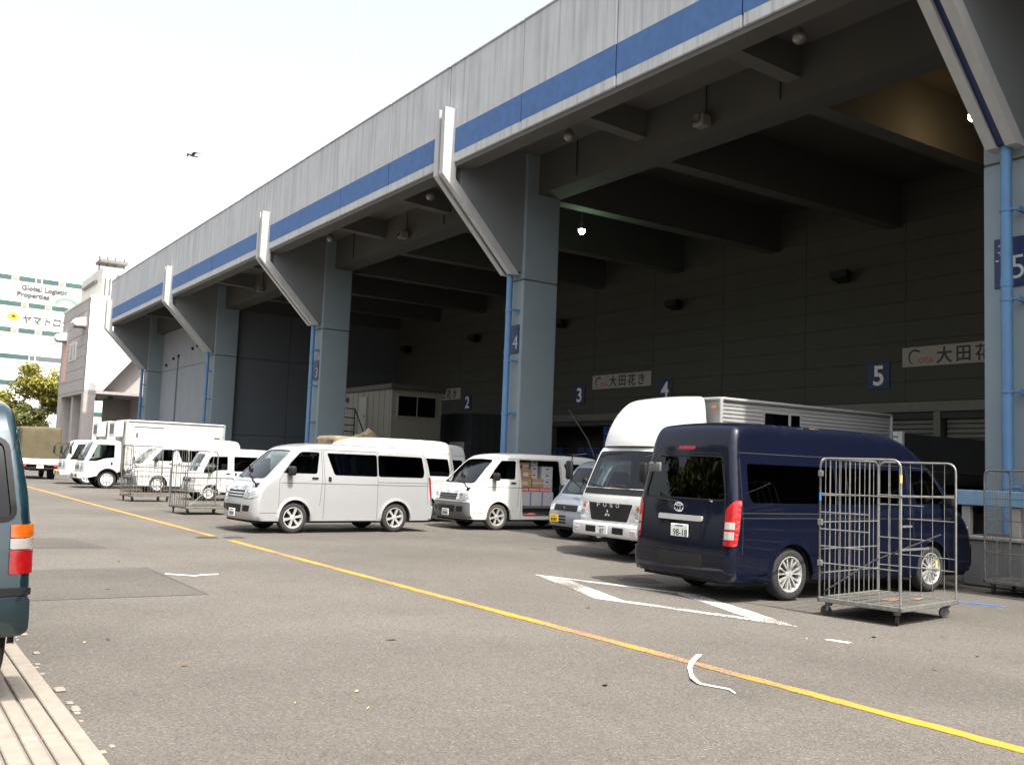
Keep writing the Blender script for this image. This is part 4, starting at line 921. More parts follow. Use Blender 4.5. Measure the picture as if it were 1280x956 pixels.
        q = MB(); q.tube([c, c+np.array([.16, .02, .02]), c+np.array([.22, -.02, -.10])], .014, 'black_plastic', 6); q.bbox(c+np.array([.17, -.16, -.22]), c+np.array([.21, .08, -.09]), 'grey_plastic', .03, 2); q.build('rear_view_mirror', root, smooth=50)
        c = sh.end(np.array([(.50, 1.27)]), True, -.005)[0]; q = MB(); q.lathe([(0, .05), (.004, .05), (.004, 0)], 'sticker', 'x', 14); st = q.build('sticker', root, loc=tuple(c)); st.scale = (1, 1, .6)
        a_, b__ = sh.end(np.array([(-.05, 1.24), (-.52, 1.27)]), True, .015); q = MB(); q.tube([a_, b__], .012, 'black_plastic', 5); q.build('wiper', root)
    if opendoor:   # sliding door run back along the side
        q = MB(); o_ = dens(rpoly([(3.08, .34), (3.04, 1.1), (3.02, 1.85), (4.36, 1.85), (4.38, 1.0), (4.36, .34)], .05), .1); hh = dens(rpoly([(3.26, 1.28), (3.12, 1.78), (4.28, 1.78), (4.28, 1.28)], .05), .1)
        G = grid_in(o_, .13); G = G[~inside(G, hh)]; V, F = tri2d(o_, [hh], G); A, B = sh.side(V, -1, .09), sh.side(V, -1, .05); n = len(V)
        q.add(A, F.tolist(), paint_); q.add(B, F[:, ::-1].tolist(), 'interior'); sh._skirt(q, sh.side(o_, -1, .09), sh.side(o_, -1, .05), paint_); sh._skirt(q, sh.side(hh, -1, .09), sh.side(hh, -1, .05), 'black_plastic'); dr = q.build('sliding_door', root, smooth=35)
        V, F = tri2d(hh, (), grid_in(hh, .15)); q = MB(); q.add(sh.side(V, -1, .075), F.tolist(), glassR); q.build('door_window', dr, fix=False)
        q = MB(); q.box((1.7, -hw+.02, .33), (3.1, -hw+.30, .37), 'interior'); q.box((1.70, -hw+.29, .36), (3.1, -hw+.33, .60), 'grey_plastic'); q.build('step_well', root)
    return root, sh
def place(contact, local, th):
    c, s_ = math.cos(th), math.sin(th); return (contact[0]-c*local[0]+s_*local[1], contact[1]-s_*local[0]-c*local[1])

# --- the vans
van('silver van with black curved wing mirror and alloy wheels parked out in the sun', place((7.90, 20.14), (1.03, -.73), .079), .079, 'silver_car', fender_mirror=True)
van('dark navy high roof van seen from behind, next to the big empty roll cage', place((10.30, 8.67), (4.295, .83), math.pi-.0103), math.pi-.0103, 'navy_car', high=True, H=2.34, L=5.47, W=1.88, WB=3.11, fo=1.185, wr=.345, rim='alloy_multi', rear=True, platetxt='98-18', fender_mirror=False,
    rwin=[(-.765, 1.29), (-.655, 1.86), (.655, 1.86), (.765, 1.29)])
vw, vsh = van('white van with open sliding door showing boxes and a dark grey bumper', place((13.58, 20.76), (1.03, -.73), .02), .02, 'white_car', bumper='grey_plastic', opendoor=True, tyre='tyre_dusty')
van('white high roof van standing behind the silver van', (9.55, 24.45), .02, 'white_car', high=True, rim='steel')
van('white high roof van half in shade, parked behind the open-door van', (12.1, 27.9), .02, 'white_car', high=True, rim='steel')
van('white high roof van with steel wheels behind two roll cages, beside the box truck', place((10.28, 41.2), (1.03, -.73), .03), .03, 'white_car', high=True, rim='steel', bumper='grey_plastic')
KP = [(.08, .30), (.03, .33), (.0, .45), (.01, .62), (.05, .80), (.16, .93), (.26, .98), (.50, 1.32), (.80, 1.72), (1.0, 1.82), (1.4, 1.88), (2.7, 1.88), (3.15, 1.86), (3.27, 1.75), (3.33, 1.2), (3.39, .8), (3.395, .5), (3.36, .32), (3.33, .30)]
KW = [([(.55, 1.06), (.62, 1.24), (.90, 1.62), (1.36, 1.62), (1.36, 1.06)], 'glass_side'), ([(1.48, 1.06), (1.48, 1.62), (2.36, 1.62), (2.36, 1.06)], 'glass_dark'), ([(2.44, 1.06), (2.44, 1.62), (3.10, 1.62), (3.14, 1.06)], 'glass_dark')]
KS = dict(L=3.395, W=1.475, H=1.88, WB=2.40, fo=.52, wr=.27, kei=True, prof=KP, wins=KW, wshield=[(-.55, 1.04), (-.48, 1.66), (.48, 1.66), (.55, 1.04)], rwin=[(-.50, 1.10), (-.46, 1.60), (.46, 1.60), (.50, 1.10)], rim='steel_small', glassR='glass_dark')
KS2 = dict(KS); KS2['prof'] = [(.06, .30), (.0, .40), (.0, .70), (.03, .88), (.10, .98), (.36, 1.45), (.52, 1.72), (.75, 1.84), (1.2, 1.88), (2.7, 1.88), (3.15, 1.86), (3.27, 1.75), (3.33, 1.2), (3.39, .8), (3.395, .5), (3.36, .32), (3.33, .30)]
KS2['fo'] = .62; KS2['WB'] = 2.35
KS2['wins'] = [([(.30, .98), (.36, 1.15), (.62, 1.60), (1.25, 1.62), (1.25, 1.10), (.80, 1.08), (.62, .96)], 'glass_side')]+KW[1:]
van('small white flat nosed van behind the near of the two far roll cages', place((10.42, 34.6), (.62, -.63), .03), .03, 'white_car', fender_mirror=False, **KS2)
van('small silver blue van with a yellow number plate beside the white truck', (13.55, 17.85), 0, 'kei_silver', plate_col='plate_yellow', fender_mirror=True, **KS)
TP = [(.10, .30), (.03, .33), (.0, .5), (.03, .80), (.10, .95), (.28, 1.08), (.9, 1.75), (1.15, 1.88), (1.6, 1.97), (3.4, 1.97), (4.0, 1.95), (4.2, 1.88), (4.36, 1.55), (4.46, 1.15), (4.52, .90), (4.56, .62), (4.54, .50), (4.50, .44)]
van('dark teal van standing on the kerb, showing its orange and red tail lamp', (.12, 11.25), -math.pi/2, 'teal_car', L=4.56, W=1.69, WB=2.33, fo=1.2, wr=.32, prof=TP, bz=.455, rr=.06, rear='simple', tail='stack', rim='steel', wins=[([(.70, 1.24), (1.16, 1.74), (1.62, 1.76), (1.55, 1.24)], 'glass_side'), ([(1.98, 1.22), (1.85, 1.76), (2.95, 1.76), (2.95, 1.22)], 'glass_dark'), ([(3.0, 1.22), (3.0, 1.76), (3.98, 1.74), (4.04, 1.40), (4.0, 1.22)], 'glass_dark')], fender_mirror=False, rwin=[(-.735, 1.16), (-.665, 1.68), (.665, 1.68), (.735, 1.16)])
van('black boxy car deep in shade between the navy van and the numbered column', (15.9, 11.45), 0, 'black_car', fender_mirror=False, **{**KS, 'glassR': 'glass_black'})
# ------------------------------------------------------------------ trucks
def truck(label, pos, theta, W=1.9, cabL=1.62, boxx=1.72, boxL=4.5, boxW=2.08, boxz=(.95, 3.08), fairing=False, boxm='white_box', ribs=False, big=False, face='dark', name='box_truck', platetxt=None, fo=1.08, H=2.15, box=True, plate_col='plate_white', group=None, tyre='rubber'):
    root = empty(name, label, 'truck', (pos[0], pos[1], 0), theta, group); hw = W/2
    prof = [(.06, .42), (.0, .46), (.0, .75), (.01, 1.0), (.04, 1.17), (.10, 1.26), (.26, 1.62), (.42, 1.96), (.52, 2.06), (.75, H), (1.2, H), (cabL-.08, H-.03), (cabL, H-.10), (cabL, 1.4), (cabL, .80), (cabL-.01, .74)]
    if fairing: prof = [(.06, .42), (.0, .46), (.0, .75), (.01, 1.0), (.04, 1.17), (.10, 1.26), (.26, 1.62), (.42, 1.98), (.52, 2.10), (.75, H), (1.2, H), (cabL-.08, H-.03), (cabL, H-.10), (cabL, 1.4), (cabL, .80), (cabL-.01, .74)]
    wz = [(0, hw-.03), (.5, hw-.01), (1.2, hw), (1.4, hw-.01), (2.1, hw-.09)]
    sh = Shell(prof, wz, r=.085, fb=.11, rb=.0, camber=.03)
    wr = .385; ra = wr+.06
    swin = [(.20, 1.17), (.34, 1.36), (.60, 1.92), (1.34, 1.92), (1.34, 1.34), (.95, 1.30), (.55, 1.17)]
    hs_ = [dens(rpoly(swin, .04), .09)]; wh = sh.fpoly(rpoly([(-hw+.10, 1.30), (-hw+.185, 2.0), (hw-.185, 2.0), (hw-.10, 1.30)], .06))
    q = MB(); sh.skin(q, 'white_car', [(fo, wr, ra)], hs_, hs_, [wh]); q.build('cab', root, smooth=32, fix='weld')
    for sg in (-1, 1):
        V, F = tri2d(hs_[0], (), grid_in(hs_[0], .15)); q = MB(); q.add(sh.side(V, sg, -.012), F.tolist() if sg < 0 else F[:, ::-1].tolist(), 'glass_side'); q.build('side_window', root, fix=False)
        q = MB(); sh.sline(q, [(.16, .62), (.16, 1.14), (.55, 2.0), (1.42, 2.0), (1.42, .95)], sg); q.build('door_seam', root, fix=False)
        q = MB(); sh.pside(q, rpoly([(1.20, 1.02), (1.20, 1.15), (1.28, 1.15), (1.28, 1.02)], .02), sg, .012, 'black_plastic'); q.build('door_handle', root)
        # mirror on its stay
        q = MB(); c = np.array([.12, sg*(hw-.04), 1.62]); q.tube([c+[.08, 0, .30], c+[-.18, sg*.10, .26], c+[-.22, sg*.12, -.18], c+[.0, 0, -.36]], .014, 'black_plastic', 6); q.bbox(c+[-.27, -.09+sg*.12, -.20], c+[-.19, .09+sg*.12, .16], 'black_plastic', .035, 2); q.build('door_mirror', root, smooth=50)
    q = MB(); sh.pband(q, wh, -.01, 'glass_clear'); q.build('windscreen', root, fix=False)
    q = MB(); sh.pend(q, rpoly([(-hw+.12, 1.18), (-hw+.10, 1.29), (hw-.10, 1.29), (hw-.12, 1.18)], .02), False, .006, 'black_plastic'); q.build('cowl_panel', root)
    q = MB()
    for y_ in (-.45, .25): a_, b_ = sh.end(np.array([(y_, 1.31), (y_+.5, 1.36)]), False, .02); q.tube([a_, b_], .012, 'black_plastic', 5)
    q.build('wiper', root)
    q = MB(); q.box((.25, -hw+.1, .95), (cabL-.05, hw-.1, 1.0), 'interior'); q.bbox((.16, -hw+.14, 1.0), (.50, hw-.14, 1.27), 'black_plastic', .04); q.box((cabL-.12, -hw+.14, 1.0), (cabL-.05, hw-.14, 1.5), 'seat'); q.build('cabin_floor', root)
    seats(root, (.72,), .42, .82)
    q = MB(); pts = [(.62+.10*math.sin(t), .42+.2*math.cos(t), 1.36+.15*math.sin(t)) for t in np.linspace(0, 6.283, 15)]; q.tube(pts, .015, 'black_plastic', 5, caps=False); q.build('steering_wheel', root)
    if face == 'dark':    # big dark grille panel with wordmark and three diamonds
        q = MB(); sh.pend(q, rpoly([(-.50, .70), (-.62, 1.02), (.62, 1.02), (.50, .70)], .03), False, .010, 'black_plastic'); q.build('grille', root)
        c = sh.end(np.array([(0, .99)]), False, .012)[0]
        for i, ch in enumerate('FUSO'): t = text_mb(ch, .10, 'chrome', .003, .002, .10 if ch != 'I' else None); o = t.build('badge_letter', root, loc=(c[0]-.006, .27-.18*i, .985)); o.rotation_euler[2] = -math.pi/2
        q = MB()
        for a in (90, 210, 330):
            d = np.array([math.cos(R(a)), math.sin(R(a))]); n_ = np.array([-d[1], d[0]]); pts = [d*0.004, d*.042+n_*.024, d*.082, d*.042-n_*.024]; q.prism([(p[0], p[1]) for p in pts], 'x', -.01, 0, 'chrome')
        q.build('emblem', root, loc=(sh.end(np.array([(0, .83)]), False, .012)[0][0], 0, .83))
        for sg in (-1, 1): q = MB(); sh.pend(q, rpoly([(sg*.54, .70), (sg*.66, 1.01), (sg*(hw-.05), 1.03), (sg*(hw-.015), .95), (sg*(hw-.015), .70)], .03), False, .012, 'lamp_clear'); hl = q.build('headlight', root, smooth=40); c = sh.end(np.array([(sg*.78, .80)]), False, .012)[0]; q = MB(); q.lathe([(-.006, 0), (-.006, .055), (-.02, .075), (0, .078)], 'chrome', 'x', 18, tuple(c)); q.build('lamp_bowl', hl, smooth=50); c = sh.end(np.array([(sg*.76, .95)]), False, .012)[0]; q = MB(); q.lathe([(-.006, 0), (-.012, .04), (0, .042)], 'lamp_orange', 'x', 14, tuple(c)); q.build('indicator_lens', hl)
    else:
        q = MB(); sh.pend(q, rpoly([(-.60, .80), (-.52, 1.02), (.52, 1.02), (.60, .80)], .02), False, .010, 'white_car'); gr = q.build('grille', root)
        for z in (.84, .90, .96): q = MB(); sh.pend(q, rpoly([(-.48, z-.018), (-.46, z+.014), (.46, z+.014), (.48, z-.018)], .008), False, .016, 'black_plastic'); q.build('grille_slot', gr)
        for sg in (-1, 1): q = MB(); sh.pend(q, rpoly([(sg*.62, .66), (sg*.62, 1.12), (sg*(hw-.03), 1.15), (sg*(hw-.015), .66)], .03), False, .012, 'lamp_clear'); q.build('headlight', root, smooth=40)
    q = MB(); q.bbox((-.09, -hw+.03, .40), (.16, hw-.03, .66), 'white_car', .05, 3); bp_ = q.build('front_bumper', root, smooth=40)
    for sg in (-1, 1):
        q = MB(); q.bbox((-.096, sg*.38-.16, .47), (-.05, sg*.38+.16, .60), 'black_plastic', .02); q.build('bumper_slot', bp_)
        q = MB(); q.bbox((-.098, sg*.80-.09, .46), (-.05, sg*.80+.09, .58), 'lamp_clear', .02); q.build('fog_lamp', bp_)
    plate(root, -.10, .06, .54, False, plate_col, platetxt)
    # chassis and wheels
    end_ = boxx+boxL
    q = MB(); q.box((.3, -.42, .50), (end_-.1, -.32, .74), 'under'); q.box((.3, .32, .50), (end_-.1, .42, .74), 'under'); q.box((.2, -hw+.2, .45), (cabL, hw-.2, .8), 'under')
    for sg in (-1, 1): q.lathe([(sg*(hw-.06), ra-.004), (sg*(hw-.42), ra-.004), (sg*(hw-.42), 0)], 'under', 'y', 16, (fo, 0, wr), -.3, math.pi+.3)
    q.bbox((fo+.85, -hw+.18, .42), (fo+1.6, -.5, .74), 'grey_plastic', .04); q.build('chassis', root)
    rx = fo+(2.5 if boxL < 5 else 3.35)
    for sg in (-1, 1):
        put_wheel(root, fo, sg*(hw-.16), wr, .20, 'steel', tyre, sg); put_wheel(root, rx, sg*(boxW/2-.16), wr*.9, .20, 'steel', tyre, sg)
        t = np.linspace(0, math.pi, 20); q = MB(); P0 = np.c_[fo+ra*np.cos(t), wr+ra*np.sin(t)]; P0 = P0[P0[:, 0] < cabL]; n = len(P0); q.add(np.vstack([sh.side(P0, sg, .03), sh.side(P0*1.0+np.c_[np.cos(t[-n:])*.05, np.sin(t[-n:])*.05], sg, .03), sh.side(P0, sg, -.05)]), [(i, i+1, n+i+1, n+i) for i in range(n-1)]+[(i, i+1, 2*n+i+1, 2*n+i) for i in range(n-1)], 'black_plastic'); q.build('mudguard', root)
    q = MB(); q.box((cabL+.01, -hw+.15, .7), (cabL+.09, hw-.15, 1.9), 'grey_plastic'); q.build('cab_back', root)
    if box:
        bw = boxW/2; z0, z1 = boxz; x0, x1 = boxx, end_
        q = MB(); q.box((x0+.02, -bw+.02, z0+.02), (x1-.02, bw-.02, z1-.03), boxm); bd = q.build('cargo_box', root)
        ed = 'alu_box' if ribs else 'white_box'
        q = MB()
        for y_ in (-bw, bw):
            for x in (x0, x1): q.bbox((x-.035, y_-.035, z0), (x+.035, y_+.035, z1), ed, .03, 3)
            q.bbox((x0, y_-.035, z1-.06), (x1, y_+.035, z1+.01), ed, .03, 3); q.bbox((x0, y_-.03, z0-.06), (x1, y_+.03, z0+.06), ed, .015, 1)
        for x in (x0, x1): q.bbox((x-.035, -bw, z1-.06), (x+.035, bw, z1+.01), ed, .03, 3)
        q.build('corner_trim', bd, smooth=40)
        q = MB(); q.box((x0+.05, -bw+.05, z1-.03), (x1-.05, bw-.05, z1), ed); q.build('box_roof', bd)
        if ribs:
            t = MB(); t.prism([(0, 0), (-.012, .012), (-.012, .043), (0, .055)], 'x', x0+.04, x1-.04, boxm); me1 = t.mesh('side_rib')
            z = z0+.08
            while z < z1-.12:
                obj('side_rib', me1, bd, (0, -bw+.02, z)); z += .075
            q = MB(); q.box((x0+1.15, -bw-.004, z1-.52), (x0+2.25, -bw+.03, z1-.18), 'alu_box'); wn = q.build('side_window', bd)
            for a_, b_ in ((1.19, 1.86), (1.93, 2.2)): q = MB(); q.box((x0+a_, -bw-.012, z1-.48), (x0+b_, -bw+.0, z1-.22), 'glass_dark'); q.build('pane', wn)
            q = MB(); q.box((x0+1.86, -bw-.02, z1-.49), (x0+1.93, -bw, z1-.2), 'alu_box'); q.build('window_mullion', wn)
        else:
            q = MB(); q.bbox((x0+.32, -bw-.012, z0+.25), (x0+1.55, -bw+.03, z1-.28), 'white_box', .02, 1); dn = q.build('side_door', bd); q = MB(); q.box((x0+.30, -bw-.03, z1-.29), (x0+1.57, -bw, z1-.26), 'grey_plastic'); q.build('door_rail', dn)
            q = MB(); q.bbox((x0+.38, -bw-.03, z1-.75), (x0+.48, -bw, z1-.55), 'grey_plastic', .02); q.build('door_lock', dn); q = MB(); q.bbox((x1-.45, -bw-.03, z1-.62), (x1-.2, -bw, z1-.38), 'sign_white', .02); q.build('vent_cover', bd)
        if not ribs and face != 'dark':
            q = MB(); q.bbox((x0-.42, -.55, z1-.75), (x0-.02, .55, z1-.08), 'white_box', .05, 2); q.box((x0-.43, -.42, z1-.62), (x0-.40, .42, z1-.2), 'grey_plastic'); q.build('cooling_unit', root)
    if fairing:
        f = Shell([(.42, H-.06), (.44, H+.04), (.50, H+.22), (.66, H+.50), (.92, H+.76), (1.15, H+.88), (1.5, H+.94), (cabL+.05, H+.95), (cabL+.06, H+.4), (cabL+.06, H-.06)], [(H-.2, hw-.06), (H+.3, hw-.10), (H+1.0, hw-.17)], r=.13, fb=.16, rb=0, camber=.04)
        q = MB(); f.skin(q, 'white_car', [], [], [], []); q.build('roof_fairing', root, smooth=40, fix='weld')
        for sg in (-1, 1): q = MB(); q.bbox((boxx-.05, sg*(boxW/2-.16)-.06, boxz[1]-.22), (boxx-.03, sg*(boxW/2-.16)+.06, boxz[1]-.17), 'lamp_orange', .01); q.build('marker_lamp', root)
        q = MB(); q.tube([(.42, hw-.02, H-.3), (.30, hw+.06, H+.05), (-.05, hw+.25, H+.62)], .010, 'black_plastic', 5); q.build('radio_antenna', root)
        c = (.50, .15, 1.275); q = MB(); q.bbox((.30, .10, 1.26), (.62, .42, 1.31), 'fabric_pink', .02); q.bbox((.36, .18, 1.30), (.58, .40, 1.36), 'fabric_pink', .02); tw_ = q.mesh('pink_cloth'); tag(obj('pink_cloth', tw_, None), 'crumpled pink cloth lying on the dashboard of the white truck', 'cloth'); bpy.data.objects['pink_cloth'].location = (pos[0], pos[1], 0)
    return root
truck('white truck with tall rounded roof fairing and ribbed metal box beside the navy van', (11.5, 13.8), 0, W=1.96, boxx=1.78, boxL=5.2, boxW=2.12, boxz=(.95, 3.06), fairing=True, boxm='alu_box', ribs=True, face='dark', platetxt='87', H=2.15)
truck('white box truck with side door, first of two cabs beside the far roll cages', (7.95, 45.6), 0, W=1.88, boxx=1.75, boxL=4.3, boxW=2.1, boxz=(.9, 3.02), face='light', H=2.12, fo=1.1)
truck('second white box truck cab peeping out behind the other white box truck', (8.0, 50.3), 0, W=1.88, boxx=1.9, boxL=4.6, boxW=2.0, boxz=(.9, 3.05), face='light', H=2.12, fo=1.1, plate_col='plate_yellow')

def cloth_box(mb, a, b, m, sag=.06, n=10, seed=0, r=.12):
    """a tarpaulin over a frame: rounded top edges, rippled faces"""
    rs = np.random.default_rng(seed); bm = bmesh.new(); bmesh.ops.create_cube(bm, size=1); sz = [b[i]-a[i] for i in range(3)]; ce = [(a[i]+b[i])/2 for i in range(3)]
    for v in bm.verts: v.co = Vector([v.co[i]*sz[i]+ce[i] for i in range(3)])
    bmesh.ops.bevel(bm, geom=[e for e in bm.edges if all(v.co.z > ce[2] for v in e.verts)]+[e for e in bm.edges if abs(e.verts[0].co.z-e.verts[1].co.z) > .1], offset=r, segments=3, affect='EDGES', profile=.5)
    bmesh.ops.subdivide_edges(bm, edges=[e for e in bm.edges if e.calc_length() > .4], cuts=n, use_grid_fill=True)
    ph = rs.uniform(0, 6, 6)
    for v in bm.verts:
        d = sag*(math.sin(v.co.x*4+ph[0])*math.sin(v.co.z*2.3+ph[1])*.5+math.sin(v.co.y*3.4+ph[2]+v.co.z*2)*.35+math.sin(v.co.x*2+v.co.y*2.5+v.co.z*5+ph[3])*.25)
        o = Vector((v.co.x-ce[0], v.co.y-ce[1], (v.co.z-ce[2]))); o.normalize(); v.co += o*d*(.3+.7*max(0, (v.co.z-a[2])/sz[2]))
    bmesh.ops.triangulate(bm, faces=bm.faces[:]); bm.verts.index_update(); mb.add([v.co for v in bm.verts], [[v.index for v in f.verts] for f in bm.faces], m); bm.free()
# canvas covered truck, tail towards us
r = empty('canvas_truck', 'truck with olive canvas cover seen from its tail near the office block', 'truck', (8.05, 56.5, 0))
q = MB(); cloth_box(q, (-.98, 0, 1.06), (.98, 4.2, 2.78), 'canvas', .05, 10, 3, .14); q.build('canvas_cover', r, smooth=60)
q = MB(); q.bbox((-1.0, -.05, .78), (1.0, .06, 1.08), 'white_box', .02); q.box((-1.0, .06, .78), (1.0, 4.2, .98), 'white_box'); q.build('load_bed', r)
for sg in (-1, 1):
    q = MB(); q.bbox((sg*.80-.14, -.08, .62), (sg*.80+.14, .0, .74), 'lamp_red', .015); q.build('tail_light', r)
    put = put_wheel(r, 0, 0, .36, .34, 'steel'); put.location = (sg*.74, 1.2, .36); put.rotation_euler = (0, 0, math.pi/2*sg)
    put = put_wheel(r, 0, 0, .36, .22, 'steel'); put.location = (sg*.78, 4.8, .36); put.rotation_euler = (0, 0, math.pi/2*sg)
plate(r, 0, -.07, .66, False).rotation_euler[2] = 0
q = MB(); q.box((-.42, .1, .45), (.42, 5, .75), 'under'); q.box((-.9, -.02, .55), (.9, .1, .62), 'under'); q.build('chassis', r)
q = MB(); q.bbox((-.9, 4.3, .5), (.9, 5.9, 2.1), 'white_box', .12, 3); q.build('cab', r, smooth=40)
# tarpaulin covered light truck behind the vans
r = empty('tarp_truck', 'light truck with low brown tarpaulin load behind the white high roof van', 'truck', (12.95, 30.4, 0))
q = MB(); cloth_box(q, (0, -.82, 1.2), (3.6, .82, 2.42), 'tarp', .03, 8, 5, .12); q.build('tarpaulin', r, smooth=60)
q = MB(); q.box((-.012, -.70, 1.3), (.02, .70, 2.28), 'tarp_dark')
for k in range(5): q.tube([(-.02, -.6+.25*k, 1.35), (-.02, -.45+.25*k, 2.2)], .012, 'tarp', 5)
q.build('end_flap', r)
q = MB(); rs = np.random.default_rng(4); V = []; F = []
for i in range(9):
    for j in range(5):
        V.append((1.05+i*.10, -.35+j*.16, 2.40+max(0, .34*math.exp(-((i-5)/1.6)**2)*(1-.12*abs(j-2))+.10*math.exp(-((i-2)/1.5)**2))+rs.uniform(-.03, .03)))
for i in range(8):
    for j in range(4): F.append((i*5+j, i*5+j+1, (i+1)*5+j+1, (i+1)*5+j))
V += [(v[0], v[1], 2.3) for v in V[:45]]; F += [(45+a, 45+b_, b_, a) for a, b_ in [(i*5, i*5+5) for i in range(8)]+[(i*5+4, i*5+9) for i in range(8)]]
q.add(V, F, 'tarp'); q.build('bunched_tarp', r, smooth=70)
q = MB(); q.box((0, -.84, .8), (3.6, .84, 1.2), 'white_box'); q.bbox((-1.6, -.8, .45), (-.1, .8, 1.85), 'white_car', .15, 3); q.box((-1.4, -.5, .4), (3.4, .5, .8), 'under'); q.build('bed_and_cab', r, smooth=40)
for x in (-1.0, 2.3):
    for sg in (-1, 1): put_wheel(r, x, sg*.68, .30, .18, 'steel', 'rubber', sg)
# dark box truck deep in the hall
r = empty('dark_truck', 'dark box truck with a white framed tail standing deep in the hall', 'truck', (21.0, 15.2, 0))
q = MB(); q.box((0.02, -.98, .95), (5.5, .98, 2.8), 'container'); bd = q.build('cargo_box', r)
q = MB()
for y_ in (-1, 1): q.bbox((-.05, y_-.06, .9), (.06, y_+.06, 2.84), 'white_box', .02)
q.bbox((-.05, -1, 2.72), (.06, 1, 2.84), 'white_box', .02); q.build('tail_frame', bd)
q = MB(); q.box((-.02, -.92, 1.0), (.03, -.02, 2.7), 'white_box'); q.box((-.02, .02, 1.0), (.03, .92, 2.7), 'white_box'); q.build('tail_door', bd)
q = MB(); q.box((.1, -.4, .5), (7, .4, .9), 'under'); q.bbox((5.7, -.9, .5), (7.3, .9, 2.2), 'black_car', .12, 3); q.build('cab_and_chassis', r, smooth=40)
for x in (1.3, 6.4):
    for sg in (-1, 1): put_wheel(r, x, sg*.78, .37, .24, 'steel', 'rubber', sg)

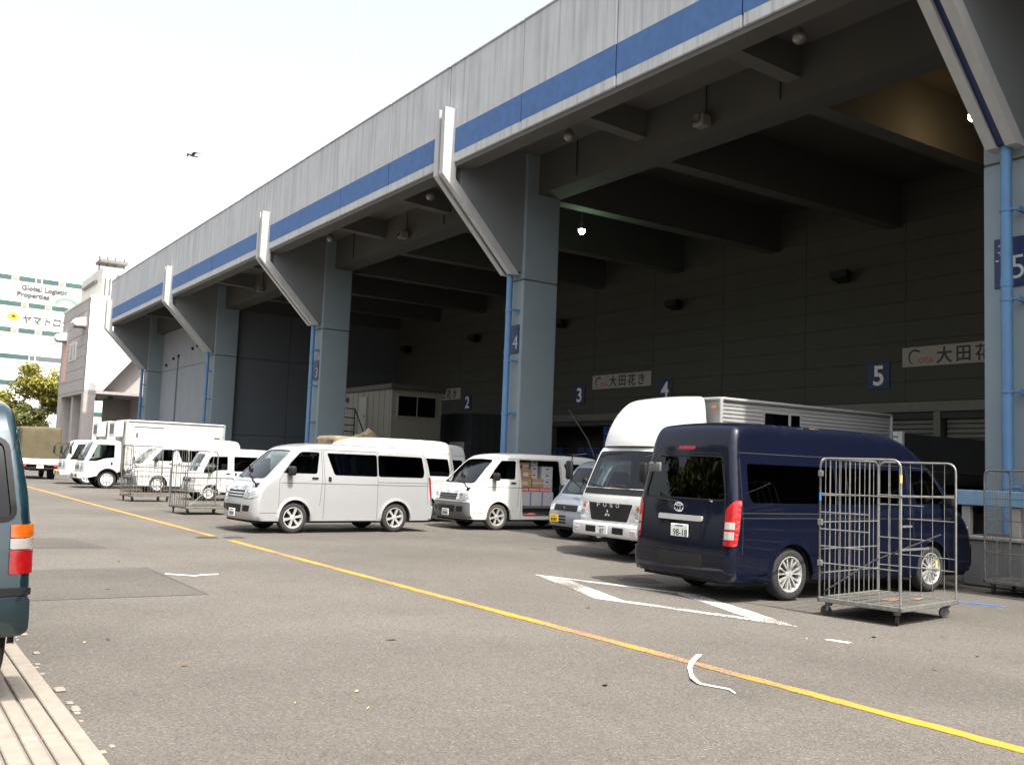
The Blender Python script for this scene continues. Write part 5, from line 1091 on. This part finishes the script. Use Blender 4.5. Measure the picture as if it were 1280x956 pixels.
# ------------------------------------------------------------------ roll cages
def cage(label, pos, theta, Lx=1.35, Ly=.98, Hh=1.84, mt='zinc', style='open', name='roll_cage', seed=0, wire=.0045, fat=1.):
    """base with castors; end panels at x=0 and x=Lx; back panel at y=Ly"""
    rs = random.Random(seed); root = empty(name, label, 'roll cage', (pos[0], pos[1], 0), theta, None); zb = .20
    q = MB(); q.box((.03, .03, zb+.0), (Lx-.03, Ly-.03, zb+.018), 'deck')
    for k in range(6): y = Ly*(k+.5)/6; q.box((.03, y-.012, zb+.016), (Lx-.03, y+.012, zb+.024), 'deck')
    q.build('deck', root)
    for (x0, y0, x1, y1, s_) in ((.38, .30, .75, .44, .0), (.8, .2, 1.1, .3, 0)):
        q = MB(); q.add([(x0*Lx/1.35, y0, zb+.0265), (x1*Lx/1.35, y0+.05, zb+.0265), (x1*Lx/1.35-.05, y1, zb+.0265), (x0*Lx/1.35+.04, y1+.02, zb+.0265)], [(0,1,2,3)], 'rust'); q.build('rust_patch', root, fix=False)
    q = MB()
    for a, b in (((0, 0), (Lx, 0)), ((Lx, 0), (Lx, Ly)), ((Lx, Ly), (0, Ly)), ((0, Ly), (0, 0))):
        q.bbox((min(a[0], b[0])-.02, min(a[1], b[1])-.02, zb-.035), (max(a[0], b[0])+.02, max(a[1], b[1])+.02, zb+.02), mt, .006, 1)
    q.build('base_frame', root)
    for i, (x, y) in enumerate(((.08, .08), (Lx-.08, .08), (.08, Ly-.08), (Lx-.08, Ly-.08))):
        q = MB(); an = rs.uniform(0, 3); ca, sa = math.cos(an), math.sin(an)
        q.lathe([(-.02, .035), (.0, .045), (.03, .045)], 'zinc_old', 'z', 10, (x, y, zb-.06)); cx, cy = x+.03*ca, y+.03*sa
        for s_ in (-1, 1): px, py = -sa*.026*s_, ca*.026*s_; q.add([(x+px-.02*ca, y+py-.02*sa, zb-.05), (x+px+.03*ca, y+py+.03*sa, zb-.05), (cx+px+.012*ca, cy+py+.012*sa, .06), (cx+px-.012*ca, cy+py-.012*sa, .06)], [(0,1,2,3)], 'zinc_old')
        cs = q.build('castor', root)
        t = MB(); t.lathe([(-.02, .0), (-.02, .05), (-.016, .062), (.016, .062), (.02, .05), (.02, 0)], 'grey_plastic' if i % 2 else 'rubber', 'y', 18); wo_ = t.build('castor_wheel', cs, loc=(cx, cy, .062)); wo_.rotation_euler[2] = an
    def frame(nm, P0, P1, z0, z1, bars, wires, rr=.0135, rc=.10, skew=0):
        """upright hoop from P0 to P1 with bars (z, from, to) and vertical wires"""
        P0 = Vector(P0); P1 = Vector(P1); d = (P1-P0); Ln = d.length; u = d/Ln
        q = MB(); arc = lambda c0, s_: [(P0+u*(c0+s_*rc*(1-math.cos(t))) , z1-rc+rc*math.sin(t)) for t in np.linspace(0, math.pi/2, 5)]
        pts = [(P0, z0)]+[(p, z) for p, z in arc(0, 1)]+[(p, z) for p, z in reversed(arc(Ln, -1))]+[(P1, z0)]
        q.tube([(p.x, p.y, z) for p, z in pts], rr*fat, mt, 8); fo_ = q.build(nm, root, smooth=50)
        q = MB()
        for (z, a, b) in bars:
            A, B = P0+u*Ln*a, P0+u*Ln*b; q.tube([(A.x, A.y, z), (B.x, B.y, z)], .0078*fat, mt, 6)
        for (t, a, b) in wires:
            A = P0+u*Ln*t; q.tube([(A.x, A.y, a), (A.x+rs.uniform(-.004, .004), A.y+rs.uniform(-.004, .004), b)], wire, mt, 5)
        q.build('wire_grille', fo_, kind='stuff'); return fo_
    ev = lambda n, a, b: [((k+1)/(n+1), a, b) for k in range(n)]
    if style == 'open':
        frame('end_panel', (0, Ly), (0, 0), zb, Hh, [(Hh-.42, 0, 1), (1.02, 0, .62), (.62, 0, 1), (.82, .0, .55), (1.22, 0, .62)], ev(7, zb, Hh-.02))
        frame('end_panel', (Lx, 0), (Lx, Ly), zb, Hh, [(Hh-.42, 0, 1), (1.15, 0, .6), (.70, 0, 1), (.90, .3, 1), (1.32, .4, 1), (.55, 0, 1)], ev(6, zb, Hh-.02))
        frame('back_panel', (0, Ly), (Lx, Ly), zb, Hh, [(1.42, 0, 1), (1.10, 0, 1), (.78, 0, 1), (.50, 0, 1)], ev(11, zb, Hh-.02))
        q = MB(); q.bbox((-.02, -.025, Hh-.42), (Lx*.93, .0, Hh-.395), mt, .006); q.build('retaining_bar', root)
        q = MB(); q.bbox((.03, .0, .84), (Lx*.5, .012, .865), mt, .004); q.bbox((.03, .0, 1.10), (Lx*.2, .012, 1.125), mt, .004); q.build('gate_stub', root)
        q = MB(); q.tube([(.06, Ly-.03, .28), (.55, Ly*.6, .66), (Lx-.3, .05, 1.0)], .012, 'black_plastic', 6); q.build('strap', root)
        for (x, y, z, m) in ((.0, .0, Hh-.22, 'petal'), (Lx*.62, .0, .66, 'petal'), (0, Ly, 1.40, 'tape_blue')): q = MB(); q.tube([(x, y, z-.04), (x, y, z+.05)], .0155, m, 8); q.build('tape_wrap', root)
        q = MB()
        for z in (Hh-.18, 1.1, .62): q.bbox((-.022, Ly-.035, z-.035), (.022, Ly+.022, z+.035), mt, .008)
        q.build('hinge', root)
    elif style == 'gate':
        frame('back_panel', (0, Ly), (Lx, Ly), zb, Hh, [(1.2, 0, 1), (.8, 0, 1), (.5, 0, 1)], ev(9, zb, Hh-.02))
        frame('end_panel', (0, 0), (0, Ly), zb, Hh, [(1.2, 0, 1), (.8, 0, 1), (.5, 0, 1)], ev(5, zb, Hh-.02))
        frame('front_gate', (0, 0), (Lx*.95, 0), zb, 1.14, [(.86, 0, 1), (.52, 0, 1), (1.0, 0, 1)], ev(13, zb, 1.12), rc=.04)
        q = MB(); q.tube([(.05, Ly-.02, 1.25), (Lx-.1, Ly-.02, Hh-.06)], .008, mt, 6); q.tube([(.05, Ly-.02, Hh-.06), (Lx-.1, Ly-.02, 1.25)], .008, mt, 6); q.build('cross_brace', root)
    else:
        frame('end_panel', (0, 0), (0, Ly), zb, Hh, [(Hh-.42, 0, 1), (1.1, 0, 1), (.62, 0, 1)], ev(6, zb, Hh-.02))
        frame('back_panel', (0, Ly), (Lx, Ly), zb, Hh, [(Hh-.42, 0, 1), (1.1, 0, 1), (.62, 0, 1)], ev(9, zb, Hh-.02))
        frame('front_gate', (0, 0), (Lx, 0), zb, 1.0, [(.62, 0, 1), (.8, 0, 1)], ev(6, zb, .98), rc=.04)
        q = MB(); q.bbox((.05, -.01, .28), (Lx*.75, .012, .31), mt, .004); q.tube([(.1, -.01, .25), (Lx*.72, -.01, .98)], .014, mt, 6); q.build('brace', root)
    return root
cage('large empty galvanised roll cage with rusty deck standing beside the navy van', (9.76, 6.60), .14, 1.42, 1.0, 1.86, style='open', seed=1)
cage('dull grey roll cage standing in shade against the concrete dock', (14.18, 6.85), .03, .76, 1.3, 1.84, 'zinc_old', 'gate2', seed=2)
cage('roll cage with a half height wire gate beside the far white high roof van', (7.50, 33.3), .12, 1.35, .95, 1.84, 'zinc_old', 'gate', seed=3, wire=.008, fat=1.5)
cage('roll cage with diagonal brace close in front of the silver van', (7.36, 26.35), .10, 1.3, 1.15, 1.72, 'zinc_old', 'brace', seed=4, wire=.008, fat=1.5)

# ------------------------------------------------------------------ load in the open van
vm = Matrix.Translation((vw.location.x, vw.location.y, 0)) @ Matrix.Rotation(.02, 4, 'Z')
def carton(x, y, z, sx, sy, sz, m, label, group, mark=None):
    p = vm @ Vector((x, y, z)); r = empty('carton', label, 'box', (p.x, p.y, p.z), .02+random.uniform(-.02, .02), group)
    q = MB(); q.bbox((-sx/2, -sy/2, 0), (sx/2, sy/2, sz), m, .006, 1); q.build('carton_body', r)
    if mark == 'hole': t = MB(); t.bbox((-.045, -sy/2-.003, sz*.5), (.045, -sy/2+.004, sz*.5+.032), 'black_letter', .01); t.build('hand_hole', r)
    if mark == 'edge':
        for s_ in (-1, 1): t = MB(); t.box((s_*(sx/2-.012)-.008, -sy/2-.004, .002), (s_*(sx/2-.012)+.008, -sy/2+.01, sz-.002), 'card_blue'); t.build('edge_band', r)
    if mark == 'label': t = MB(); t.box((-.09, -sy/2-.003, sz*.25), (.08, -sy/2+.003, sz*.65), 'card_white'); t.build('paper_label', r)
    if mark == 'seam': t = MB(); t.box((-sx/2+.005, -sy/2-.003, sz*.5-.015), (sx/2-.005, -sy/2+.003, sz*.5+.015), 'card_white'); t.build('tape', r)
    return r
GL = 'cartons loaded in the open white van'
zf = .62; yb = -.52
for k in range(3): carton(1.95+.38*k, yb, zf, .37, .40, .36, 'card_white', 'white carton with blue edge bands in the bottom row of the open van', GL, 'edge')
for k in range(3): carton(1.94+.36*k, yb+.06, zf+.362, .34, .36, .12, 'card_red', 'flat red and white carton lying on the banded white cartons', GL, 'seam')
carton(2.00, yb+.06, zf+.484, .40, .36, .22, 'card_tan', 'tan carton with a paper label above the flat red cartons', GL, 'label')
carton(2.42, yb+.06, zf+.484, .38, .36, .22, 'card_tan', 'plain tan carton with white tape above the flat red cartons', GL, 'seam')
carton(2.02, yb+.06, zf+.706, .38, .36, .24, 'card_brown', 'brown carton on top of the labelled tan carton', GL, 'label')
carton(1.98, yb+.08, zf+.948, .30, .34, .18, 'card_tan', 'small tan carton topmost in the open van by the door pillar', GL, 'seam')
for k in range(3): carton(2.34, yb+.10, zf+.71+.165*k, .22, .30, .16, 'card_white', 'small pale carton with a hand hole stacked over the tan cartons', GL, 'hole')
for k in range(5): carton(2.76, yb+.10, zf+.18+.172*k, .36, .34, .168, 'card_white', 'pale carton with a dark hand hole in the tall stack at the door edge', GL, 'hole')
carton(2.77, yb+.08, zf, .34, .36, .176, 'card_brown', 'brown carton at the foot of the tall pale stack', GL, None)
p = vm @ Vector((2.05, -.74, .375)); q = MB(); q.bbox((-.22, -.06, 0), (.25, .07, .04), 'card_red', .015); q.bbox((.02, -.05, .03), (.2, .05, .06), 'fabric_pink', .015); o = q.build('red_tool_roll', loc=p); tag(o, 'flat red bundle lying on the step of the open van', 'bundle')
p = vm @ Vector((2.7, -.74, .375)); q = MB(); q.tube([(-.15, 0, .015), (-.02, .02, .035), (.15, -.01, .015)], .018, 'black_plastic', 6); q.bbox((-.2, -.04, 0), (-.1, .04, .03), 'grey_plastic', .01); o = q.build('hand_tool', loc=p); tag(o, 'dark hand tool lying on the step of the open van', 'tool')

# ------------------------------------------------------------------ hut on its platform, container, crates
r = empty('site_hut', 'beige prefabricated hut raised on a platform behind the column marked 3', 'hut', (20.2, 40.0, 0))
q = MB(); q.box((0, 0, 2.75), (2.66, 5.2, 5.02), 'hut_wall'); wl = q.build('hut_wall', r)
for k in range(9): q = MB(); q.box((-.006, .1+.58*k, 2.8), (.004, .13+.58*k, 5.0), 'tile_joint'); q.build('wall_joint', wl)
q = MB(); q.box((-.012, -.012, 2.75), (.05, .05, 5.02), 'hut_door'); q.build('corner_trim', wl)
q = MB(); q.bbox((-.12, -.15, 5.0), (2.8, 5.35, 5.24), 'hut_roof', .02, 1); q.build('hut_roof', r)
q = MB(); q.bbox((.28, -.035, 3.70), (2.38, .02, 4.78), 'lamp_grey', .01, 1); wn = q.build('window', r)
for a_, b_ in ((.36, 1.30), (1.36, 2.30)): q = MB(); q.box((a_, -.045, 3.78), (b_, -.03, 4.70), 'glass_black'); q.build('pane', wn)
q = MB(); q.bbox((-.045, 2.55, 2.8), (.02, 3.35, 4.72), 'hut_door', .01, 1); dr = q.build('door', r); q = MB(); q.tube([(-.09, 2.65, 3.7), (-.09, 2.65, 3.85)], .015, 'black_plastic', 6); q.build('door_handle', dr)
q = MB(); q.box((-1.3, 0, 2.62), (2.66, 5.2, 2.75), 'steel_slat'); q.build('platform', r)
for x in (-1.2, .1, 2.55):
    for y_ in (.1, 2.6, 5.1): q = MB(); q.box((x-.06, y_-.06, 0), (x+.06, y_+.06, 2.63), 'steel_slat'); q.build('leg', r)
q = MB()
for y_ in (2.4, 3.6):
    for x in (-1.25, -.7): q.tube([(x, y_, 2.7), (x, y_, 4.1)], .03, 'black_plastic', 6)
    for z in (3.0, 3.3, 3.65, 4.08): q.tube([(-1.25, y_, z), (-.7, y_, z)], .025, 'black_plastic', 6)
for z in (3.0, 3.3, 3.65, 4.08): q.tube([(-1.25, 2.4, z), (-1.25, 3.6, z)], .025, 'black_plastic', 6)
q.tube([(-.7, 2.4, 4.08), (-.2, 2.2, 2.8)], .03, 'black_plastic', 6); q.build('stair_railing', r)
q = MB(); q.bbox((-.16, 4.7, 4.55), (0, 5.0, 4.75), 'grey_plastic', .03); q.build('wall_lamp', r)
q = MB(); q.bbox((.7, 3.6, 5.22), (1.2, 4.0, 5.75), 'white_box', .02); tag(q.build('white_roof_box'), 'small white box sitting on the roof of the raised hut', 'box')
r = empty('dark_container', 'long dark grey container standing between the raised hut and the column marked 4', 'container', (24.6, 40.0, 0))
q = MB(); q.box((0, 0, .1), (3.6, 6.4, 4.16), 'container'); bd = q.build('container_body', r)
for k in range(14): q = MB(); q.box((-.03, .25+.45*k, .3), (.01, .5+.45*k, 4.0), 'container'); q.build('side_rib', bd)
for k in range(8): q = MB(); q.box((.25+.42*k, -.03, .3), (.48+.42*k, .01, 4.0), 'container'); q.build('end_rib', bd)
q = MB(); q.box((-.045, .6, 2.35), (-.02, 2.0, 2.75), 'sign_white'); q.build('white_label', r)
def crate_mesh(m):
    q = MB(); s = (.36, .5, .3)
    for z in (0, .12, .24): q.bbox((-s[0]/2, -s[1]/2, z), (s[0]/2, s[1]/2, z+.07), m, .01, 1)
    for x in (-1, 1):
        for y_ in (-1, 1): q.box((x*.15-.02, y_*.22-.02, .0), (x*.15+.02, y_*.22+.02, .29), m)
    return q.mesh('plastic_crate')
cb, cn = crate_mesh('crate_blue'), crate_mesh('crate_navy')
for (yy, n_) in ((32.9, 4), (32.35, 4)):
    for k in range(n_): tag(obj('plastic_crate', cb, None, (27.4, yy, 2.32+.3*k)), 'bright blue plastic crate in the tall stack behind the white truck fairing', 'crate', 'blue crates on the dock')
rc = random.Random(5)
for k in range(9):
    for j in range(rc.choice((1, 2, 2))): tag(obj('plastic_crate', cn, None, (27.5+rc.uniform(-.1, .1), 33.7+.56*k, 2.0+.3*j)), 'dark navy plastic crate in the long low row on the hall dock', 'crate', 'navy crates in a row')
q = MB(); q.box((26.7, 31.8, 1.9), (28.7, 39.2, 2.0), 'lamp_grey'); q.box((26.75, 31.9, .0), (26.85, 32.0, 1.9), 'lamp_grey'); q.box((26.75, 39.0, .0), (26.85, 39.1, 1.9), 'lamp_grey'); q.box((26.75, 35.4, .0), (26.85, 35.5, 1.9), 'lamp_grey')
q.box((26.9, 31.9, 2.0), (27.9, 33.2, 2.32), 'grey_plastic'); tag(q.build('crate_rack'), 'long grey rack carrying blue crates at the back of the hall', 'rack')

# ------------------------------------------------------------------ dock with rail by the nearest column
r = empty('loading_dock', 'worn low concrete dock block at the foot of the nearest column', 'loading dock', (16, 5, 0))
q = MB(); q.bbox((-1.0, -9, 0), (2.6, 4.02, .74), 'dock', .03, 1); q.build('dock_wall', r)
q = MB(); q.bbox((-1.03, -9, .735), (2.6, 4.05, .81), 'dock_edge', .02, 1); q.build('dock_edge', r)
q = MB(); q.box((-.95, -9, .806), (2.6, 3.9, .82), 'deck'); q.build('dock_top', r)
r = empty('blue_rail', 'chipped pale blue steel beam on short posts along the dock edge', 'railing', (15.2, 6.5, .81))
q = MB(); q.bbox((-.1, -3.0, .47), (.08, 2.72, .72), 'rail_blue', .012, 1); q.build('beam', r)
for y_ in (2.55, 1.72, .2, -1.4): q = MB(); q.bbox((-.06, y_-.07, 0), (.05, y_+.07, .48), 'post_pale', .01, 1); q.build('post', r)
for k in range(3):
    p = empty('wooden_pallet', 'brown wooden pallet in the flat stack on the concrete dock', 'pallet', (15.9, 7.2, .82+.15*k), random.uniform(-.05, .05), 'pallets on the dock')
    for s_ in (-.42, 0, .42): q = MB(); q.box((-.5, s_-.05, .02), (.5, s_+.05, .11), 'wood'); q.build('bearer', p)
    for t in range(6): q = MB(); x = -.45+.18*t; q.box((x-.06, -.5, .11), (x+.06, .5, .135), 'wood'); q.build('slat', p)
    for t in (-.42, 0, .42): q = MB(); q.box((t-.06, -.5, .0), (t+.06, .5, .02), 'wood'); q.build('bottom_board', p)

# ------------------------------------------------------------------ litter and the bird
def ribbon(name, pts, wd, m, label, cat):
    V = []; n = len(pts)
    for i, p in enumerate(pts):
        d = Vector(pts[min(i+1, n-1)])-Vector(pts[max(i-1, 0)]); d = Vector((d.x, d.y, 0)).normalized(); s_ = Vector((-d.y, d.x, 0))*wd[i]/2; V += [Vector(p)-s_, Vector(p)+s_+Vector((0, 0, .004))]
    V += [v-Vector((0, 0, .002)) for v in V]; m2 = 2*n
    F = [(2*i, 2*i+1, 2*i+3, 2*i+2) for i in range(n-1)]+[(m2+2*i, m2+2*i+2, m2+2*i+3, m2+2*i+1) for i in range(n-1)]
    b = MB(); b.add(V, F, m); tag(b.build(name, smooth=60, fix=False), label, cat)
ribbon('plastic_strap', [(6.29, 6.24, .03), (6.05, 6.08, .02), (5.86, 5.92, .012), (5.70, 5.74, .01), (5.57, 5.59, .02), (5.50, 5.45, .012), (5.53, 5.36, .01), (5.58, 5.22, .01), (5.52, 5.10, .01)], [.05, .05, .035, .03, .04, .025, .018, .012, .008], 'tape_white', 'curled white plastic strap lying across the yellow line', 'strap')
ribbon('white_string', [(3.55, 13.45, .006), (3.70, 13.30, .006), (3.85, 13.14, .006), (3.98, 13.22, .006), (4.2, 13.25, .006)], [.03]*5, 'tape_white', 'thin white string lying beside the dark asphalt repair', 'string')
ribbon('blue_tape', [(12.70, 7.78, .005), (12.80, 7.55, .005), (12.85, 7.36, .005), (12.90, 7.15, .005)], [.045]*4, 'tape_blue', 'strip of blue tape on the road beside the large roll cage', 'tape')
def leaf(x, y, s, m, label, group=None):
    b = MB(); a = random.uniform(0, 6.28); V = []
    for (u, v, z) in ((-1, 0, .004), (-.3, .45, .014), (.5, .4, .010), (1.1, 0, .018), (.5, -.4, .012), (-.3, -.45, .005), (0, 0, .006)): V.append((x+s*(u*math.cos(a)-v*math.sin(a)), y+s*(u*math.sin(a)+v*math.cos(a)), z+.002))
    b.add(V, [(6, i, (i+1) % 6) for i in range(6)], m); tag(b.build('fallen_leaf', fix=False), label, 'leaf', group)
leaf(8.9, 6.32, .06, 'leaf_green', 'fresh green leaf lying near the castors of the large roll cage')
random.seed(21)
for (x, y) in ((4.84, 5.74), (3.31, 15.12), (7.2, 9.0), (8.9, 5.2), (9.6, 6.0), (3.0, 12.4), (2.5, 12.1), (1.9, 8.9), (2.2, 7.6), (7.9, 5.0), (4.2, 8.0)): leaf(x+random.uniform(-.05, .05), y, random.uniform(.03, .055), 'leaf_brown', 'small brown dead leaf lying on the asphalt', 'dead leaves on the road')
for k in range(9): leaf(random.choice((random.uniform(1.35, 3.4), random.uniform(6.5, 11))), random.uniform(5.2, 10.5), random.uniform(.01, .02), 'petal', 'tiny yellow petal lying on the asphalt', 'petals on the road')
r = empty('bird', 'small dark bird gliding in the white sky over the hall', 'bird', (15.7, 60, 20.1), R(25)); r.scale = (.8, .8, .8)
q = MB(); q.lathe([(-.34, .0), (-.28, .05), (-.1, .095), (.1, .10), (.28, .05), (.36, .03), (.50, .05), (.52, 0)], 'bird', 'x', 10); q.add([(.3, -.06, .02), (.3, .06, .02), (.62, .14, .03), (.62, -.14, .03)], [(0,1,2,3)], 'bird'); q.add([(-.33, -.02, .01), (-.33, .02, .01), (-.42, 0, 0)], [(0,1,2)], 'bird'); q.build('body', r, smooth=60)
for s_ in (-1, 1):
    q = MB(); V = [(-.12, s_*.05, .05), (.16, s_*.05, .05), (-.16, s_*.36, .17), (.12, s_*.36, .16), (.02, s_*.62, .12), (.16, s_*.60, .10), (.22, s_*.85, .05)]; q.add(V+[(a, b, c-.015) for a, b, c in V], [(0,1,3,2), (2,3,5,4), (4,5,6), (7,9,10,8), (9,11,12,10), (11,13,12)], 'bird'); q.build('wing', r, smooth=60)
